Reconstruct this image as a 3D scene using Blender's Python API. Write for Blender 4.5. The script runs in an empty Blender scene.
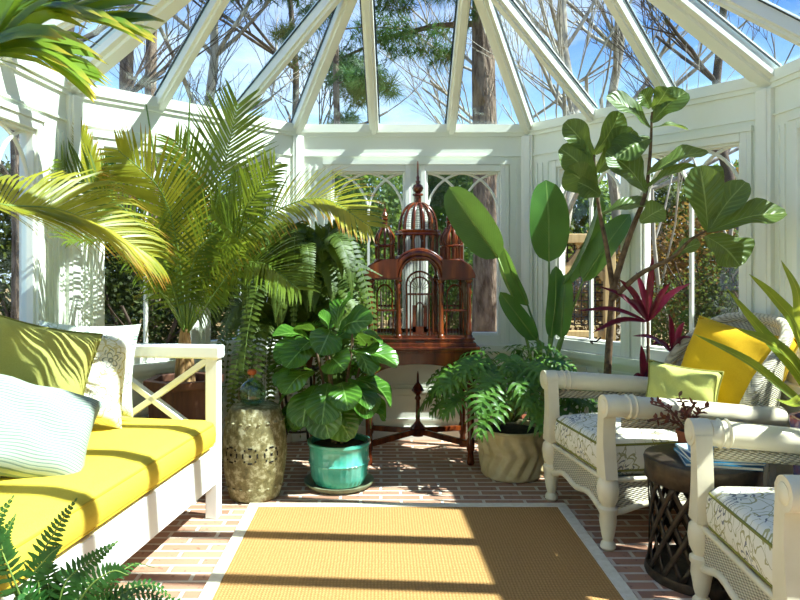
import bpy, math, random
from mathutils import Vector, Matrix, Euler, Quaternion
rng = random.Random(11)
PI = math.pi
C = bpy.context.scene.collection
V = Vector

def hexc(h, a=1.0):
    h = h.lstrip('#')
    out = []
    for i in (0, 2, 4):
        c = int(h[i:i+2], 16) / 255
        out.append(c/12.92 if c <= .04045 else ((c+.055)/1.055)**2.4)
    return (*out, a)

FPX, CX, CY, EYE = 690.0, 381.0, 261.0, 1.2
def P(px, py, Y):
    return V(((px-CX)/FPX*Y, Y, EYE-(py-CY)/FPX*Y))

# ------------------------------------------------------------------ materials
class NT:
    def __init__(s, name):
        s.m = bpy.data.materials.new(name); s.m.use_nodes = True
        s.t = s.m.node_tree; s.t.nodes.clear()
        s.out = s.n('ShaderNodeOutputMaterial')
    def n(s, typ, **kw):
        nd = s.t.nodes.new(typ)
        for k, v in kw.items():
            if k in nd.inputs.keys(): nd.inputs[k].default_value = v
            else: setattr(nd, k, v)
        return nd
    def l(s, a, b): s.t.links.new(a, b)
    def val(s, x, inp):
        if hasattr(x, 'is_linked') or isinstance(x, bpy.types.NodeSocket): s.l(x, inp)
        else: inp.default_value = x
    def math(s, op, a, b=0.0, c=0.0, clamp=False):
        nd = s.n('ShaderNodeMath', operation=op); nd.use_clamp = clamp
        s.val(a, nd.inputs[0]); s.val(b, nd.inputs[1]); s.val(c, nd.inputs[2])
        return nd.outputs[0]
    def mix(s, f, a, b, blend='MIX'):
        nd = s.n('ShaderNodeMix', data_type='RGBA', blend_type=blend)
        s.val(f, nd.inputs[0]); s.val(a, nd.inputs[6]); s.val(b, nd.inputs[7])
        return nd.outputs[2]
    def coord(s, which='Object', scale=None, rot=None):
        tc = s.n('ShaderNodeTexCoord')
        o = tc.outputs[which]
        if scale or rot:
            mp = s.n('ShaderNodeMapping')
            if scale: mp.inputs['Scale'].default_value = scale
            if rot: mp.inputs['Rotation'].default_value = rot
            s.l(o, mp.inputs['Vector']); o = mp.outputs[0]
        return o
    def noise(s, vec, scale, detail=3.0, rough=.55):
        nd = s.n('ShaderNodeTexNoise'); nd.inputs['Scale'].default_value = scale
        nd.inputs['Detail'].default_value = detail; nd.inputs['Roughness'].default_value = rough
        s.l(vec, nd.inputs['Vector']); return nd.outputs['Fac']
    def ramp(s, f, stops):
        nd = s.n('ShaderNodeValToRGB'); e = nd.color_ramp.elements
        while len(e) < len(stops): e.new(.5)
        for el, (p, c) in zip(e, stops): el.position = p; el.color = c
        s.l(f, nd.inputs[0]); return nd.outputs[0]
    def bump(s, h, strength=.3, dist=.01):
        nd = s.n('ShaderNodeBump', Strength=strength, Distance=dist); s.l(h, nd.inputs['Height']); return nd.outputs[0]
    def bsdf(s, color, rough=.5, normal=None, metal=0.0, spec=.5, coat=0.0):
        b = s.n('ShaderNodeBsdfPrincipled'); s.val(color, b.inputs['Base Color']); s.val(rough, b.inputs['Roughness'])
        b.inputs['Metallic'].default_value = metal; b.inputs['Specular IOR Level'].default_value = spec
        b.inputs['Coat Weight'].default_value = coat
        if normal is not None: s.l(normal, b.inputs['Normal'])
        return b.outputs[0]
    def done(s, sh): s.l(sh, s.out.inputs['Surface']); return s.m

def plain(name, c1, c2=None, scale=8, rough=.5, bump=0.0, bscale=40, metal=0.0, spec=.5, coat=0.0, stretch=None, bdist=.004):
    t = NT(name); co = t.coord('Object', stretch)
    c = hexc(c1)
    if c2: c = t.ramp(t.noise(co, scale, 4), [(.35, hexc(c1)), (.65, hexc(c2))])
    nm = t.bump(t.noise(co, bscale, 3), bump, bdist) if bump else None
    return t.done(t.bsdf(c, rough, nm, metal, spec, coat))

def leafmat(name, dark, light, vein=None, rough=.35, trans=.35, tcol=None, lat=9, tip=None, spec=.5, bmp=.3, vary=6):
    """uv: x across the blade (0.5 = midrib), y from base to tip"""
    t = NT(name); uv = t.n('ShaderNodeTexCoord').outputs['UV']
    sp = t.n('ShaderNodeSeparateXYZ'); t.l(uv, sp.inputs[0]); u, v = sp.outputs[0], sp.outputs[1]
    d = t.math('ABSOLUTE', t.math('SUBTRACT', u, .5))
    co = t.coord('Object')
    c = t.ramp(t.noise(co, vary, 3), [(.3, hexc(dark)), (.7, hexc(light))])
    nm = None
    if vein:
        mid = t.math('LESS_THAN', d, .022)
        ph = t.math('FRACT', t.math('SUBTRACT', t.math('MULTIPLY', v, lat), t.math('MULTIPLY', d, lat*.55)))
        latv = t.math('MULTIPLY', t.math('LESS_THAN', ph, .09), .45)
        f = t.math('MAXIMUM', mid, latv)
        c = t.mix(f, c, hexc(vein))
        nm = t.bump(t.math('SINE', t.math('MULTIPLY', ph, 6.283)), bmp, .006)
    if tip:
        f = t.math('SMOOTH_MIN', 1.0, t.math('MULTIPLY', t.math('SUBTRACT', v, .74), 6.0), .05)
        f = t.math('MAXIMUM', f, 0.0)
        c = t.mix(f, c, hexc(tip))
    b = t.bsdf(c, rough, nm, 0, spec)
    tr = t.n('ShaderNodeBsdfTranslucent')
    tc = t.mix(.6, c, hexc(tcol or light)); t.l(tc, tr.inputs['Color'])
    mx = t.n('ShaderNodeMixShader'); mx.inputs[0].default_value = trans
    t.l(b, mx.inputs[1]); t.l(tr.outputs[0], mx.inputs[2])
    return t.done(mx.outputs[0])

def glassmat(name, tint='#f4fbff', refl=1.0, rough=.0):
    t = NT(name)
    tr = t.n('ShaderNodeBsdfTransparent'); tr.inputs[0].default_value = hexc(tint)
    gl = t.n('ShaderNodeBsdfGlossy'); gl.inputs['Roughness'].default_value = rough
    gl.inputs['Color'].default_value = (1, 1, 1, 1)
    lw = t.n('ShaderNodeLayerWeight'); lw.inputs[0].default_value = .5
    f = t.math('ADD', .025, t.math('MULTIPLY', t.math('POWER', lw.outputs['Facing'], 4.0), .5))
    mx = t.n('ShaderNodeMixShader'); t.l(t.math('MULTIPLY', f, refl, clamp=True), mx.inputs[0])
    t.l(tr.outputs[0], mx.inputs[1]); t.l(gl.outputs[0], mx.inputs[2])
    return t.done(mx.outputs[0])

M = {}
M['white'] = plain('white_paint', '#eff1e4', '#f3f4e9', 3, .45, .05, 30)
M['wall'] = plain('wall_paint', '#ebefe0', '#f0f3e6', 2, .5, .06, 25)
M['cream'] = plain('cream_enamel', '#f0e8cc', '#e8dfbf', 9, .3, .06, 30)
M['sofa_white'] = plain('sofa_enamel', '#f1f2ee', None, rough=.4)
M['glass'] = glassmat('clear_glass', refl=.75)
M['roof_glass'] = glassmat('roof_glass', '#eef8fd', refl=1.0)
M['bottle'] = glassmat('bottle_glass', '#e2f0e2', refl=2.4)
M['cork'] = plain('cork', '#c8692b', '#a84f1d', 60, .7)
M['dark_metal'] = plain('bronze_metal', '#3b332b', '#564a3d', 25, .45, .15, 60, metal=.6)
M['iron'] = plain('black_iron', '#1c1a18', '#34291f', 30, .6, .2, 80, metal=.4)
M['rust'] = plain('rusty_iron', '#5a3524', '#8a5a3c', 30, .8, .2, 80)
M['soil'] = plain('soil', '#2b2018', '#4a3828', 40, .95, .6, 60)
M['bark'] = plain('palm_fibre', '#7a5a34', '#b89362', 18, .9, .6, 30, stretch=(3, 3, .6))
M['stem'] = plain('brown_stem', '#4b3a2a', '#7b654a', 30, .8, .4, 60)
M['green_stem'] = plain('green_stem', '#5f7d35', '#87a04c', 10, .5)
M['pages'] = plain('paper_pages', '#e9e6da', None, rough=.8)
M['terracotta'] = plain('terracotta', '#a9603e', '#8d4d31', 12, .8)
M['mag_a'] = plain('blue_cover', '#1f7fb0', '#3aa5cc', 14, .3)
M['mag_b'] = plain('pale_cover', '#c9dfe6', '#6fb0c8', 10, .3)
M['mag_c'] = plain('navy_cover', '#1b4a78', '#2a7fa8', 10, .3)

# leaves
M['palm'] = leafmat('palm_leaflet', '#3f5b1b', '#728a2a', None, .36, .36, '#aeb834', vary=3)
M['palm_yellow'] = leafmat('yellow_palm_leaflet', '#748422', '#b8b234', None, .38, .42, '#e0d040', tip='#a86a22', vary=4)  # yellow-green leaflets with browned tips
M['palm_near'] = leafmat('broad_palm_leaflet', '#486f1e', '#84a030', None, .3, .42, '#b8ca40', tip='#b5a23a', vary=3)
M['fern_dark'] = leafmat('feathery_fern', '#31481a', '#6d8430', None, .5, .34, '#98a636', vary=5)  # dark to yellow-green fronds of the feathery corner fern
M['fern_near'] = leafmat('boston_fern', '#1f4a1c', '#3c7330', None, .45, .28, '#74a03e', vary=8)
M['fig'] = leafmat('fiddle_leaf', '#2b5418', '#588c2e', '#84b058', .24, .22, '#9cc444', 8, spec=.6)
M['fig_tree'] = leafmat('fig_tree_leaf', '#3c5620', '#647f38', '#93a660', .38, .32, '#b4c44c', 8)
M['philo'] = leafmat('split_leaf', '#355f1e', '#6c983c', None, .38, .25, '#9bc850', vary=8)
M['bop'] = leafmat('paradise_leaf', '#2c5a24', '#4a7c35', '#78a058', .3, .25, '#a6c84c', 26, bmp=.15)
M['ti'] = leafmat('red_cordyline', '#34101a', '#741a34', '#5f142a', .3, .25, '#c02c50', 4, bmp=.1)
M['strap'] = leafmat('strap_leaf', '#56762a', '#a5b036', '#c4c452', .3, .35, '#dede48', 1, bmp=.05, vary=7)
M['succulent'] = leafmat('reddish_succulent', '#5b4a2b', '#93402f', None, .5, .15, '#a85a3a', vary=14)

# rug, bricks, fabrics
t = NT('sisal_weave'); co = t.coord('Object')
w1 = t.n('ShaderNodeTexWave', wave_type='BANDS', bands_direction='X'); w1.inputs['Scale'].default_value = 25; w1.inputs['Distortion'].default_value = 1.2; w1.inputs['Detail'].default_value = 1; t.l(co, w1.inputs['Vector'])
w2 = t.n('ShaderNodeTexWave', wave_type='BANDS', bands_direction='Y'); w2.inputs['Scale'].default_value = 23; w2.inputs['Distortion'].default_value = 1.2; w2.inputs['Detail'].default_value = 1; t.l(co, w2.inputs['Vector'])
wv = t.math('MULTIPLY', w1.outputs['Fac'], w2.outputs['Fac'])
c = t.mix(t.noise(co, 90, 3), hexc('#b8864a'), hexc('#dcb274'))
c = t.mix(t.math('MULTIPLY', t.math('SUBTRACT', 1.0, wv), .5), c, hexc('#80582c'))
M['sisal'] = t.done(t.bsdf(c, .9, t.bump(wv, .6, .004), spec=.2))
M['binding'] = plain('rug_binding', '#efe7d2', '#e2d8bf', 40, .8, .3, 200)

t = NT('brick_floor'); co = t.coord('Object')
br = t.n('ShaderNodeTexBrick'); br.offset = .5
for k, v in (('Scale', 1.0), ('Mortar Size', .009), ('Mortar Smooth', .25), ('Bias', -.1), ('Brick Width', .205), ('Row Height', .068)): br.inputs[k].default_value = v
br.inputs['Color1'].default_value = hexc('#bb9072'); br.inputs['Color2'].default_value = hexc('#86604a'); br.inputs['Mortar'].default_value = hexc('#dccfbb')
t.l(co, br.inputs['Vector'])
c = t.mix(t.math('MULTIPLY', t.noise(co, 5, 5), .8), br.outputs['Color'], hexc('#c2937a'))
c = t.mix(t.math('MULTIPLY', t.math('GREATER_THAN', t.noise(co, 28, 4), .62), .4), c, hexc('#5f3e31'))
c = t.mix(t.math('MULTIPLY', br.outputs['Fac'], .75), c, hexc('#dccfbb'))
hb = t.math('ADD', t.math('MULTIPLY', br.outputs['Fac'], -1.0), t.math('MULTIPLY', t.noise(co, 60, 3), .35))
M['brick'] = t.done(t.bsdf(c, .75, t.bump(hb, .7, .008), spec=.3))

def weave(name, c1, c2, scale, rough=.85, strength=.4, thr=None):
    t = NT(name); co = t.coord('Object')
    ch = t.n('ShaderNodeTexNoise'); ch.inputs['Scale'].default_value = scale; ch.inputs['Detail'].default_value = 2; t.l(co, ch.inputs['Vector'])
    c = t.mix(ch.outputs['Fac'], hexc(c1), hexc(c2))
    return t.done(t.bsdf(c, rough, t.bump(ch.outputs['Fac'], strength, .002), spec=.2))
M['yellow'] = weave('yellow_canvas', '#e0c03c', '#ead052', 220)
M['yellow_pillow'] = weave('golden_cotton', '#d9a81a', '#e9bd2a', 200)
M['olive'] = weave('olive_linen', '#a3a352', '#bcb96a', 260)
M['lime'] = weave('lime_cotton', '#b8bd62', '#c9cc78', 200)
M['pipe_yellow'] = plain('yellow_piping', '#d2b02a', None, rough=.8)
M['pipe_olive'] = plain('olive_piping', '#84843a', None, rough=.8)

t = NT('striped_cotton'); co = t.coord('Object', rot=(0, 0, 0))
uv = t.n('ShaderNodeTexCoord').outputs['UV']
sp = t.n('ShaderNodeSeparateXYZ'); t.l(uv, sp.inputs[0])
s = t.math('FRACT', t.math('MULTIPLY', sp.outputs[1], 34))
f = t.math('LESS_THAN', s, .32)
c = t.mix(f, hexc('#a4afa0'), hexc('#748880'))
M['stripe'] = t.done(t.bsdf(c, .85, t.bump(s, .3, .003), spec=.2))

def pattern(name, base, ink1, ink2, rep, ox=0.0, oy=0.0):
    """printed flowers on curling vines, in uv"""
    t = NT(name)
    uv = t.n('ShaderNodeTexCoord').outputs['UV']
    mp = t.n('ShaderNodeMapping'); mp.inputs['Scale'].default_value = (rep, rep, 1); mp.inputs['Location'].default_value = (ox, oy, 0); t.l(uv, mp.inputs[0]); vec = mp.outputs[0]
    vo = t.n('ShaderNodeTexVoronoi', voronoi_dimensions='2D'); vo.inputs['Randomness'].default_value = .55; vo.inputs['Scale'].default_value = 1; t.l(vec, vo.inputs['Vector'])
    sb = t.n('ShaderNodeVectorMath', operation='SUBTRACT'); t.l(vec, sb.inputs[0]); t.l(vo.outputs['Position'], sb.inputs[1])
    s2 = t.n('ShaderNodeSeparateXYZ'); t.l(sb.outputs[0], s2.inputs[0])
    ang = t.math('ARCTAN2', s2.outputs[1], s2.outputs[0]); r = vo.outputs['Distance']
    def line(x, rad, w): return t.math('LESS_THAN', t.math('ABSOLUTE', t.math('SUBTRACT', x, rad)), w)
    p5 = t.math('ADD', r, t.math('MULTIPLY', t.math('ABSOLUTE', t.math('SINE', t.math('MULTIPLY', ang, 2.5))), -.12))
    p8 = t.math('ADD', r, t.math('MULTIPLY', t.math('ABSOLUTE', t.math('SINE', t.math('MULTIPLY', ang, 4))), -.10))
    dark = t.math('MAXIMUM', line(p5, .09, .02), line(r, .05, .025))
    dark = t.math('MAXIMUM', dark, t.math('MULTIPLY', line(p5, .2, .016), t.math('GREATER_THAN', t.math('SINE', t.math('MULTIPLY', ang, 9)), -.2)))
    n1 = t.noise(vec, 1.7, 1, .4); n2 = t.noise(vec, 2.9, 1, .4)
    gold = t.math('MAXIMUM', t.math('MAXIMUM', line(p8, .33, .018), line(n1, .5, .007)), line(n2, .55, .008))
    c = t.mix(t.math('MULTIPLY', gold, .75), hexc(base), hexc(ink2))
    c = t.mix(t.math('MULTIPLY', dark, .8), c, hexc(ink1))
    return t.done(t.bsdf(c, .8, None, spec=.2))
M['pat_pillow'] = pattern('medallion_print', '#eceade', '#77837a', '#c3b464', 2.6, .45, .45)
M['pat_pillow_b'] = pattern('scroll_print', '#dfe6d8', '#5f7c74', '#a8b48a', 2.6)
M['pat_seat'] = pattern('vine_print', '#eeead9', '#4e5664', '#97903c', 4.8, .1, .3)

t = NT('wicker'); co = t.coord('Object')
def wav(d, sc):
    w = t.n('ShaderNodeTexWave', wave_type='BANDS', bands_direction=d); w.inputs['Scale'].default_value = sc; t.l(co, w.inputs['Vector']); return w.outputs['Fac']
s = t.math('MAXIMUM', t.math('MULTIPLY', wav('DIAGONAL', 22), wav('Z', 26)), t.math('MULTIPLY', t.math('SUBTRACT', 1.0, wav('DIAGONAL', 22)), t.math('SUBTRACT', 1.0, wav('Z', 26))))
c = t.mix(t.math('MULTIPLY', s, 1.6, clamp=True), hexc('#8d8463'), hexc('#efe8d0'))
M['wicker'] = t.done(t.bsdf(c, .5, t.bump(s, .9, .008)))

# woods
def wood(name, c1, c2, c3, rough=.25, sc=3, stretch=(6, 6, .8), coat=.3):
    t = NT(name); co = t.coord('Object', stretch)
    c = t.ramp(t.noise(co, sc, 5, .6), [(.25, hexc(c1)), (.5, hexc(c2)), (.78, hexc(c3))])
    return t.done(t.bsdf(c, rough, t.bump(t.noise(co, sc*6, 3), .1, .002), coat=coat))
M['mahogany'] = wood('mahogany', '#2e120a', '#612910', '#a4531e')
M['mahogany_dark'] = wood('dark_mahogany', '#3a170b', '#5a2610', '#7c3a18')  # darker mahogany tone for cage beams, door, ribs and stand finial
M['planter_wood'] = wood('stained_redwood', '#3a2218', '#5e3a28', '#80523a', .7, coat=0)
M['deck_wood'] = wood('weathered_pine', '#a08455', '#c2a46e', '#d8bd88', .8, coat=0)
M['wire'] = plain('brass_wire', '#4a3a2a', '#6a5540', 40, .4, metal=.7)

t = NT('mossy_stone'); co = t.coord('Object')
c = t.ramp(t.noise(co, 26, 6, .7), [(.3, hexc('#4c4524')), (.5, hexc('#7a7148')), (.62, hexc('#b5b08e')), (.8, hexc('#8f8660'))])
M['stone'] = t.done(t.bsdf(c, .6, t.bump(t.noise(co, 70, 4), .35, .004)))
M['teal'] = plain('teal_glaze', '#3fa592', '#6fc4b0', 9, .18, .1, 30, coat=.5)
M['saucer'] = plain('clay_saucer', '#6f7a5c', '#8f9474', 12, .5)
M['ivory'] = plain('ivory_glaze', '#d8caa0', '#bba978', 10, .4)
M['blue_pot'] = plain('blue_glaze', '#2a7fb8', '#c05a4a', 9, .25, coat=.4)
M['hole'] = plain('pierced_dark', '#15130d', None, rough=.9)

# outdoors
M['ground'] = plain('leaf_litter', '#6d5636', '#8f7a4a', 3, .95, .5, 20)
M['pine_bark'] = plain('pine_bark', '#5e4a3a', '#a08a74', 5, .9, .9, 9, stretch=(3, 3, .8), bdist=.05)
M['grey_bark'] = plain('grey_bark', '#8d8474', '#c0b6a2', 6, .9, .5, 20, stretch=(3, 3, .7))
M['dark_bark'] = plain('dark_bark', '#3d322a', '#5f5044', 6, .9, .5, 20)
def foliage_mat(name, a, b, tcol, tr=.35):
    t = NT(name); co = t.coord('Object')
    c = t.ramp(t.noise(co, 1.6, 5, .7), [(.3, hexc(a)), (.7, hexc(b))])
    bs = t.bsdf(c, .6, spec=.3); x = t.n('ShaderNodeBsdfTranslucent'); x.inputs[0].default_value = hexc(tcol)
    mx = t.n('ShaderNodeMixShader'); mx.inputs[0].default_value = tr; t.l(bs, mx.inputs[1]); t.l(x.outputs[0], mx.inputs[2])
    return t.done(mx.outputs[0])
M['f_pine'] = foliage_mat('pine_needles', '#24421f', '#4f7430', '#7fa03c')
M['f_green'] = foliage_mat('bush_leaves', '#2f4d22', '#66853a', '#9ab84a')
M['f_dark'] = foliage_mat('thicket_leaves', '#2a3a1c', '#4e5a2c', '#7c8a3c')
M['f_brown'] = foliage_mat('dry_leaves', '#5d4326', '#8d6c3c', '#a9853f')

# ------------------------------------------------------------------ mesh builder
class MB:
    def __init__(s): s.v = []; s.f = []; s.uv = []; s.mi = []
    def add(s, vs, fs, uvs=None, m=0):
        b = len(s.v); s.v.extend(V(x) for x in vs)
        for i, f in enumerate(fs):
            s.f.append([b+k for k in f]); s.mi.append(m)
            s.uv.append(uvs[i] if uvs else None)
    def box(s, c, sz, R=None, m=0):
        c = V(c); h = V(sz)/2; vs = []
        for x in (-1, 1):
            for y in (-1, 1):
                for z in (-1, 1):
                    p = V((x*h.x, y*h.y, z*h.z))
                    if R is not None: p = R @ p
                    vs.append(c+p)
        s.add(vs, [(0,1,3,2),(4,6,7,5),(0,4,5,1),(2,3,7,6),(0,2,6,4),(1,5,7,3)], None, m)
    def bar(s, a, b, w, h, up=(0, 0, 1), m=0):
        a, b = V(a), V(b); d = (b-a); L = d.length; d.normalize()
        side = d.cross(V(up))
        if side.length < 1e-5: side = V((1, 0, 0))
        side.normalize(); u2 = side.cross(d)
        R = Matrix((d, side, u2)).transposed()
        s.box((a+b)/2, (L, w, h), R, m)
    def tube(s, pts, r, n=8, m=0, cap=True, flat=1.0):
        pts = [V(p) for p in pts]; N = len(pts)
        if not hasattr(r, '__len__'): r = [r]*N
        T = []
        for i in range(N):
            d = pts[min(i+1, N-1)]-pts[max(i-1, 0)]
            T.append(d.normalized() if d.length > 1e-9 else V((0, 0, 1)))
        ref = V((0, 0, 1)) if abs(T[0].z) < .9 else V((1, 0, 0))
        nx = T[0].cross(ref).normalized(); vs = []
        for i in range(N):
            nx = (nx-T[i]*nx.dot(T[i]))
            nx = nx.normalized() if nx.length > 1e-6 else T[i].orthogonal().normalized()
            ny = T[i].cross(nx)
            for k in range(n):
                a = 2*PI*k/n
                vs.append(pts[i]+nx*(math.cos(a)*r[i])+ny*(math.sin(a)*r[i]*flat))
        fs = []
        for i in range(N-1):
            for k in range(n):
                k2 = (k+1) % n
                fs.append((i*n+k, i*n+k2, (i+1)*n+k2, (i+1)*n+k))
        if cap:
            fs.append(tuple(range(n-1, -1, -1))); fs.append(tuple((N-1)*n+k for k in range(n)))
        s.add(vs, fs, None, m)
    def lathe(s, prof, n=24, base=(0, 0, 0), m=0, cap=True, R=None, mod=None):
        base = V(base); vs = []
        for (r, z) in prof:
            for k in range(n):
                a = 2*PI*k/n; rr = r+(mod(a, z) if mod else 0)
                p = V((math.cos(a)*rr, math.sin(a)*rr, z))
                if R is not None: p = R @ p
                vs.append(base+p)
        fs = []; N = len(prof)
        for i in range(N-1):
            for k in range(n):
                k2 = (k+1) % n
                fs.append((i*n+k, i*n+k2, (i+1)*n+k2, (i+1)*n+k))
        if cap:
            fs.append(tuple(range(n-1, -1, -1))); fs.append(tuple((N-1)*n+k for k in range(n)))
        s.add(vs, fs, None, m)
    def prism(s, pts, ext, m=0):
        pts = [V(p) for p in pts]; e = V(ext); n = len(pts)
        s.add(pts+[p+e for p in pts], [tuple(range(n-1, -1, -1)), tuple(range(n, 2*n))]+[(i, (i+1) % n, n+(i+1) % n, n+i) for i in range(n)], None, m)
    def grid(s, g, m=0, uv=True):
        nr, nc = len(g), len(g[0]); vs = [p for row in g for p in row]; fs = []; us = []
        for i in range(nr-1):
            for j in range(nc-1):
                fs.append((i*nc+j, i*nc+j+1, (i+1)*nc+j+1, (i+1)*nc+j))
                a, b, c, d = j/(nc-1), (j+1)/(nc-1), i/(nr-1), (i+1)/(nr-1)
                us.append(((a, c), (b, c), (b, d), (a, d)))
        s.add(vs, fs, us if uv else None, m)
    def xform(s, Mx):
        s.v = [Mx @ p for p in s.v]; return s

    def build(s, name, mats, parent=None, smooth=40, bevel=0.0, org=None, sub=0, solid=0.0):
        org = V(org) if org is not None else V((0, 0, 0))
        me = bpy.data.meshes.new(name)
        me.from_pydata([p-org for p in s.v], [], s.f)
        if not isinstance(mats, (list, tuple)): mats = [mats]
        for m in mats: me.materials.append(M[m] if isinstance(m, str) else m)
        if len(mats) > 1: me.polygons.foreach_set('material_index', s.mi)
        if any(u is not None for u in s.uv):
            ul = me.uv_layers.new(name='UVMap'); flat = []
            for f, u in zip(s.f, s.uv):
                for k in range(len(f)): flat.extend(u[k] if u else (0.0, 0.0))
            ul.data.foreach_set('uv', flat)
        me.update()
        if smooth:
            me.polygons.foreach_set('use_smooth', [True]*len(me.polygons))
            if smooth < 180: me.set_sharp_from_angle(angle=math.radians(smooth))
        o = bpy.data.objects.new(name, me); C.objects.link(o)
        o.location = org
        if parent is not None:
            o.parent = parent
            if parent.type == 'EMPTY': o.matrix_parent_inverse = Matrix.Translation(-V(parent.location))
        if bevel:
            b = o.modifiers.new('bevel', 'BEVEL'); b.width = bevel; b.segments = 2; b.limit_method = 'ANGLE'; b.angle_limit = .7
        if solid:
            b = o.modifiers.new('thick', 'SOLIDIFY'); b.thickness = solid; b.offset = 0
        if sub:
            b = o.modifiers.new('sub', 'SUBSURF'); b.levels = sub; b.render_levels = sub
        return o

def tag(o, label, cat, group=None, kind=None):
    o['label'] = label; o['category'] = cat
    if group: o['group'] = group
    if kind: o['kind'] = kind
    return o
def thing(name, label, cat, loc=(0, 0, 0), group=None, kind=None):
    o = bpy.data.objects.new(name, None); C.objects.link(o); o.empty_display_size = .1
    o.location = loc; return tag(o, label, cat, group, kind)
def dup(root, loc=None, rotz=None, label=None):
    r = root.copy(); C.objects.link(r)
    if loc is not None: r.location = loc
    if rotz is not None: r.rotation_euler = (0, 0, rotz)
    if label: r['label'] = label
    for ch in list(root.children):
        c = ch.copy(); C.objects.link(c); c.parent = r; c.matrix_parent_inverse = ch.matrix_parent_inverse.copy()
        for g in ch.children:
            d = g.copy(); C.objects.link(d); d.parent = c; d.matrix_parent_inverse = g.matrix_parent_inverse.copy()
    return r

def spline(pts, n=16):
    pts = [V(p) for p in pts]
    if len(pts) == 2: return [pts[0].lerp(pts[1], i/n) for i in range(n+1)]
    q = [pts[0]*2-pts[1]]+pts+[pts[-1]*2-pts[-2]]
    out = []; k = len(pts)-1
    for i in range(n+1):
        x = i/n*k; j = min(int(x), k-1); t = x-j
        a, b, c, d = q[j:j+4]
        out.append(.5*((2*b)+(c-a)*t+(2*a-5*b+4*c-d)*t*t+(3*b-3*c+d-a)*t**3))
    return out

# ------------------------------------------------------------------ leaves
def blade(mb, pts, width, normal, prof='leaf', fold=.25, wave=0.0, nc=4, m=0, r=rng):
    """a leaf blade along the spine pts: V fold at the midrib, wavy edge"""
    n = len(pts)-1; g = []; ph = r.random()*6
    for i, p in enumerate(pts):
        t = i/n
        T = (pts[min(i+1, n)]-pts[max(i-1, 0)]).normalized()
        S = T.cross(V(normal))
        S = S.normalized() if S.length > 1e-5 else T.orthogonal().normalized()
        N = S.cross(T)
        if prof == 'leaf': w = math.sin(PI*min(1, t**.8*.985+.015))**.75
        elif prof == 'fiddle': w = (math.sin(PI*min(1, t*.96+.02))**.55)*(.62+.5*t-.14*math.sin(2*PI*t))
        elif prof == 'paddle': w = (max(0, 1-abs(2*t-1)**2.6))**.55*(1-.12*t)
        elif prof == 'strap': w = min(1, .35+t*2.5)*(1-t**3.5)**.8
        else: w = 1-t
        w = max(w, .012)*width/2; row = []
        for j in range(nc+1):
            u = 2*j/nc-1
            z = abs(u)*fold*w+wave*width*math.sin(ph+t*13+(2 if u > 0 else 0))*abs(u)**1.5*(.3+.7*math.sin(PI*t))
            row.append(p+S*(u*w)+N*z)
        g.append(row)
    mb.grid(g, m)

def frond(mb, pts, length, n, normal, lw=.0135, droop=.5, a0=68, a1=28, start=.16, rr=.007, lift=.25, m=0, rm=1, seg=4, lenp=None, r=rng, miss=0.0):
    """feather palm frond: a rachis and n pairs of narrow leaflets"""
    S = spline(pts, 40); N = len(S)-1
    mb.tube(S[::2], [rr*(1-.75*i/(len(S[::2])-1)) for i in range(len(S[::2]))], 5, rm)
    for k in range(n):
        t = start+(1-start)*(k+.5)/n; x = t*N; j = min(int(x), N-1); p = S[j].lerp(S[j+1], x-j)
        T = (S[j+1]-S[max(j-1, 0)]).normalized()
        sd = T.cross(V(normal)).normalized(); up = sd.cross(T)
        q = (t-start)/(1-start)
        L = length*(lenp(q) if lenp else (math.sin(PI*(.13+.8*q))**.7))
        ang = math.radians(a0+(a1-a0)*q)
        for sg in (-1, 1):
            if r.random() < miss: continue
            LL = L*r.uniform(.88, 1.06)
            d = (T*math.cos(ang)+sd*sg*math.sin(ang)+up*lift*(1 if q < .95 else .3)).normalized()
            d = (d+V((r.uniform(-.06, .06), r.uniform(-.06, .06), r.uniform(-.06, .06)))).normalized()
            g = []; c = p.copy(); fl = d.cross(up)
            fl = fl.normalized() if fl.length > 1e-4 else sd
            fl = (fl*.9+T*.25*sg*0+V((r.uniform(-.2, .2), r.uniform(-.2, .2), r.uniform(-.2, .2)))).normalized()
            for i in range(seg+1):
                s = i/seg
                w = lw*.5*(math.sin(PI*min(1, .22+.78*s*.98))**.8 if s < 1 else .04)
                g.append([c-fl*w, c+fl*w])
                dd = (d+V((0, 0, -1))*droop*s*s*1.6).normalized()
                c = c+dd*(LL/seg)
            mb.grid(g, m)

def fern_frond(mb, pts, width, n, normal=(0, 0, 1), m=0, rm=1, rr=.003, r=rng, curl=.15, slim=.11):
    S = spline(pts, 24); N = len(S)-1
    mb.tube(S[::2], [rr*(1-.7*i/(N//2)) for i in range(len(S[::2]))], 4, rm)
    for k in range(n):
        t = .1+.9*(k+.5)/n; x = t*N; j = min(int(x), N-1); p = S[j].lerp(S[j+1], x-j)
        T = (S[j+1]-S[max(j-1, 0)]).normalized(); sd = T.cross(V(normal))
        sd = sd.normalized() if sd.length > 1e-4 else T.orthogonal().normalized()
        up = sd.cross(T)
        q = (t-.1)/.9
        L = width*.5*min(1, .6+2*q)*max(.06, 1-q**1.7)
        w = width*.5*slim
        for sg in (-1, 1):
            d = (sd*sg+T*.28+up*r.uniform(-.1, .18)).normalized()
            a = p; b = p+d*L*.55+up*(.05*L); c = p+d*L-up*curl*L
            wt = T*w
            mb.add([a-wt*.6, a+wt*.6, b+wt, b-wt, c+wt*.25, c-wt*.25], [(0, 3, 2, 1), (3, 5, 4, 2)], [((0, 0), (0, .5), (1, .5), (1, 0)), ((0, .5), (0, 1), (1, 1), (1, .5))], m)

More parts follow.
